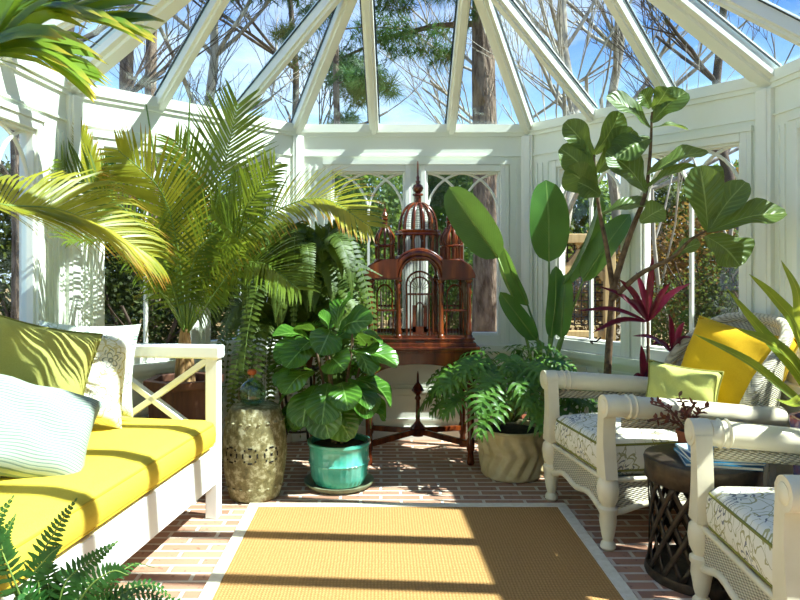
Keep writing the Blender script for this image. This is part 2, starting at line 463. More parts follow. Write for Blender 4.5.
def pillow(name, w, h, th, mats, label, cat, loc, rot, pipe=None, grp=None, parent=None, pinch=.09):
    """soft square cushion in its own plane (x = width, z = height, y = thickness)"""
    mb = MB(); n = 16
    Mx = Matrix.Translation(loc) @ Euler(rot).to_matrix().to_4x4()
    def edge(u, v):
        x = u*(1-pinch*(1-abs(v)**2)*abs(u)**6); z = v*(1-pinch*(1-abs(u)**2)*abs(v)**6)
        return x*w/2, z*h/2
    for sg in (-1, 1):
        g = []
        for i in range(n+1):
            row = []
            for j in range(n+1):
                u, v = 2*j/n-1, 2*i/n-1
                x, z = edge(u, v)
                k = max(0, (1-u**4)*(1-v**4))**.45
                wr = .012*math.sin(7*u+3*v+(2 if sg > 0 else 0))*math.sin(5*v-2*u)*k
                row.append(V((x, sg*(th/2*k+wr), z)))
            g.append(row if sg < 0 else row[::-1])
        mb.grid(g)
    mb.xform(Mx)
    r = thing(name, label, cat, loc, grp)
    mb.build('cover', mats, r, smooth=180)
    if pipe:
        pb = MB(); pts = []
        for k in range(65):
            a = k/64*4; e = int(a) % 4; f = a-int(a)
            u, v = [(-1+2*f, -1), (1, -1+2*f), (1-2*f, 1), (-1, 1-2*f)][e]
            x, z = edge(u, v); pts.append(Mx @ V((x, 0, z)))
        pb.tube(pts, .006, 6, cap=False); pb.build('piping', pipe, r, smooth=180)
    return r
# ================================================================== the room
EAVE = 2.08
L, BL, BR, R_ = V((-1.58, 3.51, 0)), V((-.564, 4.635, 0)), V((.987, 4.635, 0)), V((1.895, 3.37, 0))
LF, RF = V((-1.78, -1.2, 0)), V((2.10, -1.2, 0))

fl = MB(); fl.prism([LF, RF, R_, BR, BL, L], (0, 0, -.12))
tag(fl.build('floor', 'brick', smooth=0), 'weathered red brick floor in running bond with pale mortar', 'floor', kind='structure')

class Face:
    def __init__(s, A, B):
        s.A = V(A); s.u = (V(B)-V(A)); s.len = s.u.length; s.u.normalize(); s.n = V((0, 0, 1)).cross(s.u)
        ctr = V((.15, 2.2, 0))
        if (ctr-s.A).dot(s.n) < 0: s.n = -s.n
    def p(s, u, z, d=0): return s.A+s.u*u+s.n*d+V((0, 0, z))
    def box(s, mb, u0, u1, z0, z1, d0, d1):
        c = s.p((u0+u1)/2, (z0+z1)/2, (d0+d1)/2)
        mb.box(c, (u1-u0, d1-d0, z1-z0), Matrix((s.u, s.n, V((0, 0, 1)))).transposed())

Z0, Z1 = .64, 1.845
win_no = [0]
def window(fc, u0, u1, label, panes=2, latch=False):
    """casement in a face: u0..u1 is the clear glass; gothic interlaced tracery"""
    win_no[0] += 1
    g0, g1 = .705, 1.80
    t = thing('window_%d' % win_no[0], label, 'window', fc.p((u0+u1)/2, Z0, 0), kind='structure')
    mb = MB(); e = .035
    fc.box(mb, u0-e, u0, Z0, Z1, -.07, .022); fc.box(mb, u1, u1+e, Z0, Z1, -.07, .022)
    fc.box(mb, u0, u1, Z0, g0, -.07, .022); fc.box(mb, u0, u1, g1, Z1, -.07, .022)
    fc.box(mb, u0, u0+.014, g0, g1, -.055, .006); fc.box(mb, u1-.014, u1, g0, g1, -.055, .006)
    fc.box(mb, u0+.014, u1-.014, g0, g0+.014, -.055, .006); fc.box(mb, u0+.014, u1-.014, g1-.014, g1, -.055, .006)
    mb.build('window_frame', 'white', t, bevel=.004)
    gb = MB(); fc.box(gb, u0+.006, u1-.006, g0+.006, g1-.006, -.032, -.026); gb.build('window_glass', 'glass', t, smooth=0)
    tb = MB(); zs, zt = 1.525, 1.795; d = -.022; h = zt-zs
    p_ = (u1-u0)/2; R0 = (p_*p_+h*h)/(2*p_); um = (u0+u1)/2
    tb.bar(fc.p(um, g0+.014, d), fc.p(um, zs+.01, d), .016, .022, up=fc.n)
    def arc(us, sg):
        pts = []; amax = math.asin(min(1, h/R0)) if p_ <= R0 else PI-math.asin(min(1, h/R0))
        for i in range(11):
            a = amax*i/10
            pts.append(fc.p(us+sg*(R0-R0*math.cos(a)), zs+R0*math.sin(a), d))
        tb.tube(pts, .0095, 6)
    arc(u0+.012, 1); arc(um, 1); arc(um, -1); arc(u1-.012, -1)
    tb.build('tracery', 'white', t, smooth=60)
    if latch:
        lb = MB(); a = um+.05
        lb.tube([fc.p(a, .70, .03), fc.p(a, .715, .05), fc.p(a+.05, .72, .06), fc.p(a+.08, .745, .06)], .006, 6)
        lb.build('window_latch', 'iron', t)
    return t

def wall(name, A, B, wins, label, wlab, latch=()):
    fc = Face(A, B); Lg = fc.len; mb = MB()
    fc.box(mb, 0, Lg, 0, .60, -.09, 0)                    # dado
    fc.box(mb, 0, Lg, .60, Z0, -.09, .055)                # sill ledge
    fc.box(mb, 0, Lg, .575, .60, 0, .03)
    fc.box(mb, 0, Lg, Z1, EAVE-.02, -.09, 0)              # frieze
    fc.box(mb, 0, Lg, Z1+.055, Z1+.065, 0, .012)
    fc.box(mb, 0, Lg, EAVE-.045, EAVE-.02, 0, .012)
    fc.box(mb, 0, Lg, EAVE-.02, EAVE+.035, -.11, .022)    # eaves plate
    edges = [0]
    for (a, b) in wins: edges += [a-.035, b+.035]
    edges.append(Lg)
    for k in range(0, len(edges), 2):
        fc.box(mb, edges[k], edges[k+1], Z0, Z1, -.09, 0)
    # casings around every pair of windows, beadboard on the wide piers
    wi = sorted(wins)
    fr0 = wi[0][0]-.055 if wi else 0
    for k in range(0, len(edges), 2):
        a, b = edges[k], edges[k+1]
        if b-a > .12:
            x = a+.03; 
            while x < b-.02:
                fc.box(mb, x, x+.012, Z0, Z1, 0, .008); x += .045
    for (a, b) in wins:
        fc.box(mb, a-.06, b+.06, Z1, Z1+.028, 0, .03)
        fc.box(mb, a-.055, a-.035, Z0, Z1, 0, .018); fc.box(mb, b+.035, b+.055, Z0, Z1, 0, .018)
    # dado panels
    n = max(2, round(Lg/.5)); w = Lg/n
    for k in range(n):
        a, b = k*w+.05, (k+1)*w-.05
        fc.box(mb, a-.012, a, .36, .55, 0, .014); fc.box(mb, b, b+.012, .36, .55, 0, .014)
        fc.box(mb, a, b, .36, .372, 0, .014); fc.box(mb, a, b, .538, .55, 0, .014)
        fc.box(mb, a-.012, a, .13, .30, 0, .012); fc.box(mb, b, b+.012, .13, .30, 0, .012)
        fc.box(mb, a, b, .13, .142, 0, .012); fc.box(mb, a, b, .288, .30, 0, .012)
    fc.box(mb, 0, Lg, .322, .346, 0, .028)
    o = mb.build(name, 'wall', None, smooth=0)
    tag(o, label, 'wall', kind='structure')
    bb = MB(); fc.box(bb, 0, Lg, 0, .095, 0, .018)
    tag(bb.build('baseboard'+name[4:], 'white', smooth=0, bevel=.003), 'white baseboard along the '+wlab, 'baseboard', kind='structure')
    for i, (a, b) in enumerate(wins):
        window(fc, a, b, 'white gothic window %s in the %s' % (['first', 'second', 'third', 'fourth', 'fifth', 'sixth'][i], wlab), latch=i in latch)
    return fc

FB = wall('wall_back', BL, BR, [(.235, .725), (.865, 1.363)], 'white panelled back wall behind the wooden birdcage', 'back wall behind the birdcage')
FLB = wall('wall_left_back', L, BL, [(.165, .69), (.82, 1.31)], 'white angled wall behind the potted palm', 'angled wall behind the palm')
FRB = wall('wall_right_back', BR, R_, [(.255, .735), (.867, 1.425)], 'white angled wall behind the fig tree', 'angled wall behind the fig tree', latch=(0,))
FL_ = wall('wall_left', L, LF, [(.34, .86), (.99, 1.51), (1.9, 2.42), (2.55, 3.07), (3.45, 3.97)], 'white side wall beside the sofa', 'side wall beside the sofa')
FR_ = wall('wall_right', R_, RF, [(.24, .76), (.89, 1.41), (1.8, 2.32), (2.45, 2.97), (3.35, 3.87)], 'white side wall beside the armchairs', 'side wall beside the armchairs')
# corner posts
for i, (pt, nm, w) in enumerate(((BL, 'behind the fern', .075), (BR, 'behind the bird of paradise', .075), (L, 'by the sofa arm', .085), (R_, 'by the cane chair', .085))):
    d = (V((.17, 2.7, 0))-pt).normalized(); cb = MB()
    a = math.atan2(d.y, d.x)
    cb.box(pt+d*.012+V((0, 0, 1.02)), (.06, w, 2.03), Matrix.Rotation(a, 3, 'Z'))
    cb.box(pt+d*.03+V((0, 0, 1.02)), (.04, w*.55, 2.03), Matrix.Rotation(a, 3, 'Z'))
    cb.box(pt+d*.02+V((0, 0, .3)), (.075, w+.02, .6), Matrix.Rotation(a, 3, 'Z'))
    tag(cb.build('trim_%d' % (i+1), 'white', smooth=0, bevel=.004), 'white corner post '+nm, 'trim', kind='structure')

# house side of the room, behind the camera
RIDGE_X, RIDGE_Z, RIDGE_Y = .17, 3.154, 2.80
hb = MB()
hb.box((.16, -1.26, 1.04), (3.9, .12, 2.08))
hb.prism([V((-1.9, -1.2, EAVE)), V((2.22, -1.2, EAVE)), V((RIDGE_X, -1.2, RIDGE_Z+.12))], (0, -.12, 0))
tag(hb.build('wall_front', 'wall', smooth=0), 'plain white house wall closing the room', 'wall', kind='structure')

def clampin(mb, m=.035):
    for f in (FB, FLB, FRB, FL_, FR_):
        for i, p in enumerate(mb.v):
            d = (p-f.A).dot(f.n); mm = m+(.06 if .45 < p.z < .78 else 0)
            if d < mm: mb.v[i] = p+f.n*(mm-d)
    return mb
M['seal'] = plain('glazing_seal', '#23282c', None, rough=.6)
# ------------------------------------------------------------------ glazed roof
roof = thing('ceiling', 'white framed glass roof of the conservatory', 'roof', (RIDGE_X, RIDGE_Y, EAVE), kind='structure')
E = lambda p: V((p.x, p.y, EAVE+.03))
NZ = 2.746
nL, nBL, nBR, nR = V((-.485, 3.03, NZ)), V((-.083, 3.5, NZ)), V((.443, 3.5, NZ)), V((.80, 3.03, NZ))
RE = V((RIDGE_X, RIDGE_Y, RIDGE_Z))
def lerp2(a, b, t): return E(a.lerp(b, t))
bars = []          # (a, b, width)
panes = []
def section(A, nA, B, nB):
    e1, e2 = lerp2(A, B, 1/3), lerp2(A, B, 2/3)
    bars.extend([(e1, nA, .062), (e2, nB, .062)])
    panes.extend([[E(A), e1, nA], [e1, e2, nB, nA], [e2, E(B), nB], [nA, nB, RE]])
section(L, nL, BL, nBL); section(BL, nBL, BR, nBR); section(BR, nBR, R_, nR)
bars += [(E(L), nL, .135), (E(BL), nBL, .075), (E(BR), nBR, .075), (E(R_), nR, .135)]
bars += [(nL, RE, .09), (nBL, RE, .06), (nBR, RE, .06), (nR, RE, .09)]
for (A, B, node) in ((L, LF, nL), (R_, RF, nR)):
    ys = [2.92, 2.50, 2.08, 1.66, 1.24, .82, .40, -.02, -.44, -.86]
    at = lambda y: E(A.lerp(B, (A.y-y)/(A.y-B.y)))
    bars.append((at(ys[0]), node, .062)); panes.append([E(A), at(ys[0]), node])
    prev = None
    for y in ys[1:]:
        bars.append((at(y), V((RIDGE_X, y, RIDGE_Z)), .062))
        if prev is None: panes.append([at(ys[0]), at(y), V((RIDGE_X, y, RIDGE_Z)), RE, node])
        else: panes.append([at(prev), at(y), V((RIDGE_X, y, RIDGE_Z)), V((RIDGE_X, prev, RIDGE_Z))])
        prev = y
    panes.append([at(prev), E(B), V((RIDGE_X, -1.2, RIDGE_Z)), V((RIDGE_X, prev, RIDGE_Z))])
bars.append((RE+V((0, .05, 0)), V((RIDGE_X, -1.2, RIDGE_Z)), .09))
for a, b, w in bars:
    mb = MB(); out = V((0, 0, 1))
    mb.bar(a-V((0, 0, .015)), b-V((0, 0, .015)), w, .06)
    mb.bar(a-V((0, 0, .052)), b-V((0, 0, .052)), w*.5, .03)
    mb.bar(a+V((0, 0, .022)), b+V((0, 0, .022)), w+.012, .012)
    mb.bar(a+V((0, 0, .0145)), b+V((0, 0, .0145)), w+.022, .004, m=1)
    mb.build('rafter', ['white', 'seal'], roof, smooth=0, bevel=.004)
for q in panes:
    mb = MB(); mb.prism([p+V((0, 0, .004)) for p in q], (0, 0, .006)); mb.build('glass_pane', 'roof_glass', roof, smooth=0)

# ================================================================== outdoors
gb = MB(); g = []
for i in range(41):
    row = []
    for j in range(41):
        x, y = -30+60*j/40, -8+50*i/40
        row.append(V((x, y, -.22+.12*math.sin(x*.7)*math.sin(y*.5)-(0 if math.hypot(x, y-1.5) > 4.5 else .1))))
    g.append(row)
gb.grid(g, uv=False)
tag(gb.build('ground', 'ground', smooth=180), 'woodland ground of brown leaves and pine straw outside', 'ground', kind='structure')

def limb(mb, p, d, r, Lg, depth, rr, up=.15, spread=.6, n=6, kids=(2, 3)):
    pts = [p.copy()]; q = p.copy(); dd = d.copy(); k = 4
    for i in range(k):
        dd = (dd+V((rr.uniform(-1, 1), rr.uniform(-1, 1), rr.uniform(-.6, 1)))*.16+V((0, 0, up*.12))).normalized()
        q = q+dd*(Lg/k); pts.append(q.copy())
    r1 = r*.62
    mb.tube(pts, [r+(r1-r)*i/k for i in range(k+1)], max(4, n), cap=False)
    if depth <= 0: return
    for c in range(rr.randint(*kids)):
        t = rr.uniform(.45, 1); b = pts[min(k, int(t*k+.5))]
        nd = (dd+V((rr.uniform(-1, 1), rr.uniform(-1, 1), rr.uniform(-.4, .9)))*spread).normalized()
        limb(mb, b, nd, max(.005, r1*rr.uniform(.5, .8)), Lg*rr.uniform(.6, .85), depth-1, rr, up, spread, n-1, kids)

def bare_tree(x, y, h, r, label, seed, lean=(0, 0), depth=4, mat='grey_bark', grp=None, fork=.12):
    rr = random.Random(seed); t = thing('bare_tree', label, 'tree', (x, y, -.3), grp)
    mb = MB(); p = V((x, y, -.35)); pts = [p]; d = V((lean[0], lean[1], 1)).normalized()
    for i in range(8):
        p = p+(d+V((rr.uniform(-.17, .17), rr.uniform(-.17, .17), 0)))*(h/8); pts.append(p)
    mb.tube(pts, [r*.85*(1-.1*i) for i in range(9)], 10)
    mb.build('trunk', mat, t, smooth=80)
    bb = MB()
    for i in range(int(9*fork)+1, 9):
        for k in range(3):
            a = rr.uniform(0, 2*PI)
            limb(bb, pts[i].copy(), V((math.cos(a), math.sin(a), rr.uniform(.3, 1.1))).normalized(), r*(.42-.03*i), h*rr.uniform(.15, .24), depth-1, rr, kids=(2, 4))
    bb.build('branches', mat, t, smooth=80); return t

def leafcloud(mb, blobs, n, size, rr, shape='leaf', hang=0.0):
    tot = sum(b[1].x*b[1].y+b[1].y*b[1].z for b in blobs)
    for c, s in blobs:
        for k in range(int(n*(s.x*s.y+s.y*s.z)/tot)+1):
            while True:
                q = V((rr.uniform(-1, 1), rr.uniform(-1, 1), rr.uniform(-1, 1)))
                if .25 < q.length < 1: break
            p = c+V((q.x*s.x, q.y*s.y, q.z*s.z))
            a = V((rr.uniform(-1, 1), rr.uniform(-1, 1), rr.uniform(-1, 1)-hang)).normalized(); b = a.orthogonal().normalized()
            if rr.random() < .5: b = a.cross(b)
            z = size*rr.uniform(.6, 1.4)
            if shape == 'needle':
                for w in range(6):
                    e = (a+V((rr.uniform(-.8, .8), rr.uniform(-.8, .8), rr.uniform(-.8, .8)))).normalized()
                    f = e.orthogonal().normalized()*z*.03
                    mb.add([p-f, p+f, p+e*z], [(0, 1, 2)])
            else:
                mb.add([p, p+a*z*.5+b*z*.3, p+a*z, p+a*z*.5-b*z*.3], [(0, 1, 2, 3)])

def pine(x, y, h, r, label, seed, z0, nb=16, reach=2.2, size=.32, clump=120, grp=None, bark='pine_bark', needles='f_pine', dirs=None):
    rr = random.Random(seed); t = thing('pine_tree', label, 'tree', (x, y, -.3), grp)
    mb = MB(); pts = [V((x+.03*math.sin(i), y, -.35+h*i/12)) for i in range(13)]
    mb.tube(pts, [r*(1-.05*i) for i in range(13)], 14); mb.build('trunk', bark, t, smooth=80)
    bb, fb = MB(), MB()
    for k in range(nb):
        z = z0+(h-z0)*(k+.5)/nb; a = rr.uniform(0, 2*PI) if not dirs else rr.uniform(*dirs)
        b = V((x, y, z)); le = reach*rr.uniform(.6, 1)*(1-.45*k/nb)
        q = [b+V((math.cos(a), math.sin(a), 0))*le*s+V((0, 0, (.25*s-.55*s*s)*le*.6)) for s in (0, .3, .6, .85, 1)]
        bb.tube(q, [.05*r/.2*(1-.8*i/4) for i in range(5)], 5)
        blobs = [(q[1+j//3]+V((rr.uniform(-.3, .3), rr.uniform(-.3, .3), rr.uniform(-.25, .08)))*le*.5, V((.2, .2, .12))*le*rr.uniform(.4, .9)) for j in range(11)]
        leafcloud(fb, blobs, clump, size, rr, 'needle', .3)
    bb.build('branches', bark, t, smooth=80); fb.build('foliage', needles, t, smooth=0); return t

def bush(name, x, y, blobs, n, size, mat, label, seed, cat='bush', grp=None):
    rr = random.Random(seed); t = thing(name, label, cat, (x, y, -.25), grp)
    fb = MB(); leafcloud(fb, [(V((x, y, 0))+V(c), V(s)) for c, s in blobs], n, size, rr); fb.build('foliage', mat, t, smooth=0)
    sb = MB()
    for k in range(7):
        a = k*.9; limb(sb, V((x+.1*math.cos(a), y+.1*math.sin(a), -.35)), V((math.cos(a)*.5, math.sin(a)*.5, 1)).normalized(), .03, 1.1, 1, rr)
    sb.build('stems', 'dark_bark', t, smooth=80); return t

GP, GT, GE = 'pines outside the conservatory', 'bare winter trees outside', 'evergreens outside the windows'
def X(px, Y): return (px-CX)/FPX*Y
pine(X(485, 10.4), 10.4, 13, .22, 'thick pine trunk rising behind the birdcage window and into the roof', 3, 4.6, 22, 3.2, .2, 420, GP, dirs=(2.4, 4.2))
pine(X(338, 8.6), 8.6, 11, .05, 'slender pine with low hanging boughs behind the birdcage', 4, 2.9, 24, 1.6, .17, 330, GP)
pine(X(128, 11.5), 11.5, 11, .15, 'reddish pine trunk behind the palm nearer the sofa pillows', 8, 7.5, 9, 1.5, .22, 200, GP)
pine(X(152, 13.5), 13.5, 12, .15, 'second reddish pine trunk close to the palm stem', 9, 8.5, 8, 1.5, .22, 200, GP)
pine(X(22, 8.2), 8.2, 11, .15, 'brown pine trunk seen through the window above the sofa', 10, 6.5, 8, 1.5, .22, 200, GP)
bare_tree(X(213, 9.8), 9.8, 9.0, .12, 'pale grey bare tree standing over the palm fronds', 21, (.01, 0), 4, grp=GT)
bare_tree(X(60, 7.4), 7.4, 7.6, .10, 'bare tree with spreading twigs over the sofa corner', 22, (.05, 0), 4, 'dark_bark', grp=GT)
bare_tree(X(270, 12.6), 12.6, 10, .11, 'thin dark bare tree between the palm and the birdcage dome', 23, (.02, 0), 4, 'dark_bark', grp=GT)
bare_tree(X(512, 14.2), 14.2, 11, .11, 'slim forked pale tree beside the thick pine', 24, (-.01, 0), 4, grp=GT)
bare_tree(X(556, 8.4), 8.4, 8.4, .09, 'pale leaning tree over the bird of paradise', 25, (.03, 0), 4, grp=GT)
bare_tree(X(610, 11.6), 11.6, 10, .13, 'grey bare tree above the fig tree crown', 26, (.04, 0), 4, grp=GT)
bare_tree(X(735, 9.4), 9.4, 8, .11, 'dark twiggy tree beyond the armchair wall', 27, (-.06, 0), 4, 'dark_bark', grp=GT)
bush('evergreen_bush', -.3, 7.4, [((-.2, 0, 1.0), (.7, .45, .9)), ((.2, .1, 1.9), (.55, .4, .6)), ((-.75, .2, .5), (.6, .4, .7))], 15000, .055, 'f_green', 'light green evergreen shrub outside behind the birdcage', 31, grp=GE)
bush('evergreen_bush', .95, 11.9, [((0, 0, .9), (1.0, .5, 1.0)), ((-.3, .2, 1.9), (.8, .4, .9)), ((.3, .1, 2.7), (.5, .4, .6))], 14000, .075, 'f_pine', 'dark evergreen shrub outside beside the thick pine trunk', 32, grp=GE)
bush('evergreen_bush', -3.1, 9.4, [((0, 0, .7), (.9, .5, .9)), ((-.9, .2, .9), (.7, .5, 1.1)), ((.9, .1, 1.0), (.7, .5, 1.1))], 15000, .07, 'f_dark', 'dark evergreen shrub outside behind the palm trunk', 33, grp=GE)
bush('evergreen_bush', -5.4, 6.6, [((0, 0, .9), (.9, .9, 1.1)), ((.2, .5, 1.7), (.7, .6, .7))], 14000, .07, 'f_dark', 'dark evergreen shrub outside by the sofa window', 34, grp=GE)
bush('thicket', 4.1, 7.3, [((0, 0, .7), (.9, .5, .9)), ((-.7, .3, .4), (.6, .4, .7)), ((.5, .2, 1.3), (.7, .4, .6))], 15000, .045, 'f_dark', 'dark twiggy thicket outside the fig tree window', 35, 'thicket', 'thickets outside the fig tree window')
bush('thicket', 5.0, 10.0, [((0, 0, 1.0), (1.4, .6, 1.2)), ((-1.4, .3, .8), (1.0, .5, 1.0)), ((.8, .2, 2.0), (.9, .5, .8))], 15000, .065, 'f_brown', 'dry brown thicket behind the dark thicket', 36, 'thicket', 'thickets outside the fig tree window')
bush('evergreen_bush', 3.7, 2.6, [((0, 0, 1.4), (.8, 1.2, 1.5)), ((0, -1.3, 1.3), (.8, 1.0, 1.4)), ((.1, .9, 2.3), (.7, .9, 1.1)), ((.1, -.8, 2.6), (.7, .9, 1.0))], 9000, .16, 'f_green', 'tall dense evergreen outside the armchair wall', 37, grp=GE)  # out-of-view sun blocker, added to keep the armchairs in shade
bush('evergreen_bush', 3.9, -.5, [((0, 0, 1.4), (.8, 1.0, 1.5)), ((0, .0, 2.5), (.7, 1.0, 1.0))], 4000, .16, 'f_green', 'evergreen shrub outside the wall behind the nearer armchair', 38, grp=GE)  # also out of view, added to block low sun from the side windows
for k, (px, Y, h, w, lab) in enumerate(((15, 17, 3.6, 2.0, 'far woodland evergreen beyond the sofa window'), (110, 19, 4.2, 1.7, 'far woodland evergreen behind the reddish pine trunks'), (195, 17, 3.4, 1.7, 'far woodland evergreen behind the palm crown'), (262, 19.5, 4.4, 1.7, 'far woodland evergreen behind the feathery fern'), (345, 17, 3.6, 1.4, 'far woodland evergreen behind the window left of the cage dome'), (440, 18.5, 4.6, 1.5, 'far woodland evergreen between cage dome and thick pine'), (520, 17.5, 3.4, 1.6, 'far woodland evergreen behind the corner past the thick pine'), (590, 18.5, 3.6, 1.6, 'far woodland evergreen behind the timber arbour'), (665, 17, 3.4, 1.6, 'far woodland evergreen behind the brown thicket'), (745, 18, 3.8, 1.8, 'far woodland evergreen past the end of the thickets'))):
    x = X(px, Y)
    bush('evergreen_tree', x, Y, [((0, 0, h*.25), (w, .6, h*.3)), ((.1*w, .1, h*.55), (w*.8, .6, h*.28)), ((-.1*w, 0, h*.82), (w*.5, .5, h*.2))], 5200, .17, ['f_dark', 'f_pine', 'f_dark', 'f_green'][k % 4], lab, 70+k, 'tree', 'far evergreens at the edge of the woods')
for k, (x, y, a) in enumerate(((3.25, 7.6, .5), (3.6, 7.9, -.35), (4.4, 8.3, .25))):
    rr = random.Random(50+k); t = MB(); limb(t, V((x, y, -.3)), V((a, 0, 1)).normalized(), .03, 2.4, 2, rr)
    tag(t.build('sapling', 'grey_bark', smooth=80, org=(x, y, -.3)), ['pale thin sapling leaning over the thicket', 'pale thin sapling leaning across toward the fig tree', 'pale thin sapling farthest back in the thicket'][k], 'sapling')
# weathered pine arbour with a lattice panel beyond the angled wall
ar = thing('garden_arbour', 'weathered timber arbour with lattice outside behind the bird of paradise', 'arbour', (2.1, 7.4, -.25))
for x in (1.86, 2.44):
    mb = MB(); mb.box((x, 7.4, .55), (.12, .12, 1.7)); mb.build('post', 'deck_wood', ar, bevel=.008, smooth=0)
mb = MB(); mb.box((2.15, 7.4, 1.44), (.95, .16, .1)); mb.build('beam', 'deck_wood', ar, bevel=.008, smooth=0)
mb = MB(); mb.box((2.15, 7.4, .42), (.5, .08, .07)); mb.build('rail', 'deck_wood', ar, bevel=.008, smooth=0)
mb = MB()
for k in range(7): mb.box((1.93+.075*k, 7.42, .95), (.012, .012, .9))
for k in range(11): mb.box((2.15, 7.4, .52+.085*k), (.5, .012, .012))
mb.build('lattice', 'iron', ar, smooth=0)
mb = MB(); mb.bar((1.9, 7.4, 1.0), (2.2, 7.4, 1.4), .06, .06); mb.bar((2.4, 7.4, 1.0), (2.1, 7.4, 1.4), .06, .06); mb.build('brace', 'deck_wood', ar, smooth=0)
# ================================================================== rug
rb = MB(); X0, X1, Y0, Y1 = -.644, .904, .55, 3.39; bw = .05
rug = thing('rug', 'tan sisal rug with a pale binding on the brick floor', 'rug', ((X0+X1)/2, (Y0+Y1)/2, 0))
rb.box(((X0+X1)/2, (Y0+Y1)/2, .005), (X1-X0-2*bw, Y1-Y0-2*bw, .009)); rb.build('weave', 'sisal', rug, smooth=0)
rb = MB()
rb.prism([(X0, Y0, .0005), (X1, Y0, .0005), (X1, Y0+bw, .0005), (X0, Y0+bw, .0005)], (0, 0, .0115)); rb.prism([(X0, Y1-bw, .0005), (X1, Y1-bw, .0005), (X1, Y1, .0005), (X0, Y1, .0005)], (0, 0, .0115))
rb.prism([(X0, Y0+bw, .0005), (X0+bw, Y0+bw, .0005), (X0+bw, Y1-bw, .0005), (X0, Y1-bw, .0005)], (0, 0, .0115)); rb.prism([(X1-bw, Y0+bw, .0005), (X1, Y0+bw, .0005), (X1, Y1-bw, .0005), (X1-bw, Y1-bw, .0005)], (0, 0, .0115))
rb.build('border', 'binding', rug, smooth=0)

# ================================================================== sofa
SO = V((-.751, 3.26, 0)); sa = math.radians(8)
e1 = V((-math.sin(sa), -math.cos(sa), 0)); e2 = V((-math.cos(sa), math.sin(sa), 0)); e3 = V((0, 0, 1))
SR = Matrix((e1, e2, e3)).transposed()
def S(a, b, z): return SO+e1*a+e2*b+V((0, 0, z))
def sbox(mb, a0, a1, b0, b1, z0, z1): mb.box(S((a0+a1)/2, (b0+b1)/2, (z0+z1)/2), (a1-a0, b1-b0, z1-z0), SR)
SLEN, SDEP = 1.72, .66
sofa = thing('sofa', 'white wooden bench sofa with a bright yellow seat cushion', 'sofa', S(SLEN/2, SDEP/2, 0))
for (a, b, nm) in ((0, 0, 0), (SLEN-.06, 0, 0), (0, SDEP-.06, 1), (SLEN-.06, SDEP-.06, 1)):
    mb = MB(); sbox(mb, a, a+.06, b, b+.06, 0, .80 if nm == 0 else .86); mb.build('post', 'sofa_white', sofa, bevel=.006, smooth=0)
mb = MB(); sbox(mb, .06, SLEN-.06, .004, .04, .165, .335); mb.build('front_rail', 'sofa_white', sofa, bevel=.004, smooth=0)
mb = MB(); sbox(mb, .012, .048, .06, SDEP-.06, .165, .32); sbox(mb, SLEN-.048, SLEN-.012, .06, SDEP-.06, .165, .32); mb.build('side_rail', 'sofa_white', sofa, bevel=.004, smooth=0)
mb = MB(); sbox(mb, .06, SLEN-.06, SDEP-.045, SDEP-.015, .165, .32); sbox(mb, .05, SLEN-.05, .04, SDEP-.04, .285, .315); mb.build('seat_deck', 'sofa_white', sofa, smooth=0)
for a in (0, SLEN-.06):
    mb = MB(); sbox(mb, a-.008, a+.068, -.012, SDEP+.01, .745, .805); mb.build('arm', 'sofa_white', sofa, bevel=.008, smooth=0)
    for zz in ((.36, .735), (.735, .36)):
        mb = MB(); mb.bar(S(a+.03, .06, zz[0]), S(a+.03, SDEP-.06, zz[1]), .028, .045, up=e1); mb.build('cross_brace', 'sofa_white', sofa, bevel=.003, smooth=0)
mb = MB(); sbox(mb, .06, SLEN-.06, SDEP-.05, SDEP-.015, .79, .86); sbox(mb, .06, SLEN-.06, SDEP-.05, SDEP-.015, .44, .49); mb.build('back_rail', 'sofa_white', sofa, bevel=.004, smooth=0)
for k in range(9):
    a = .14+k*(SLEN-.28)/8; mb = MB(); sbox(mb, a-.02, a+.02, SDEP-.043, SDEP-.023, .49, .79); mb.build('back_slat', 'sofa_white', sofa, smooth=0)
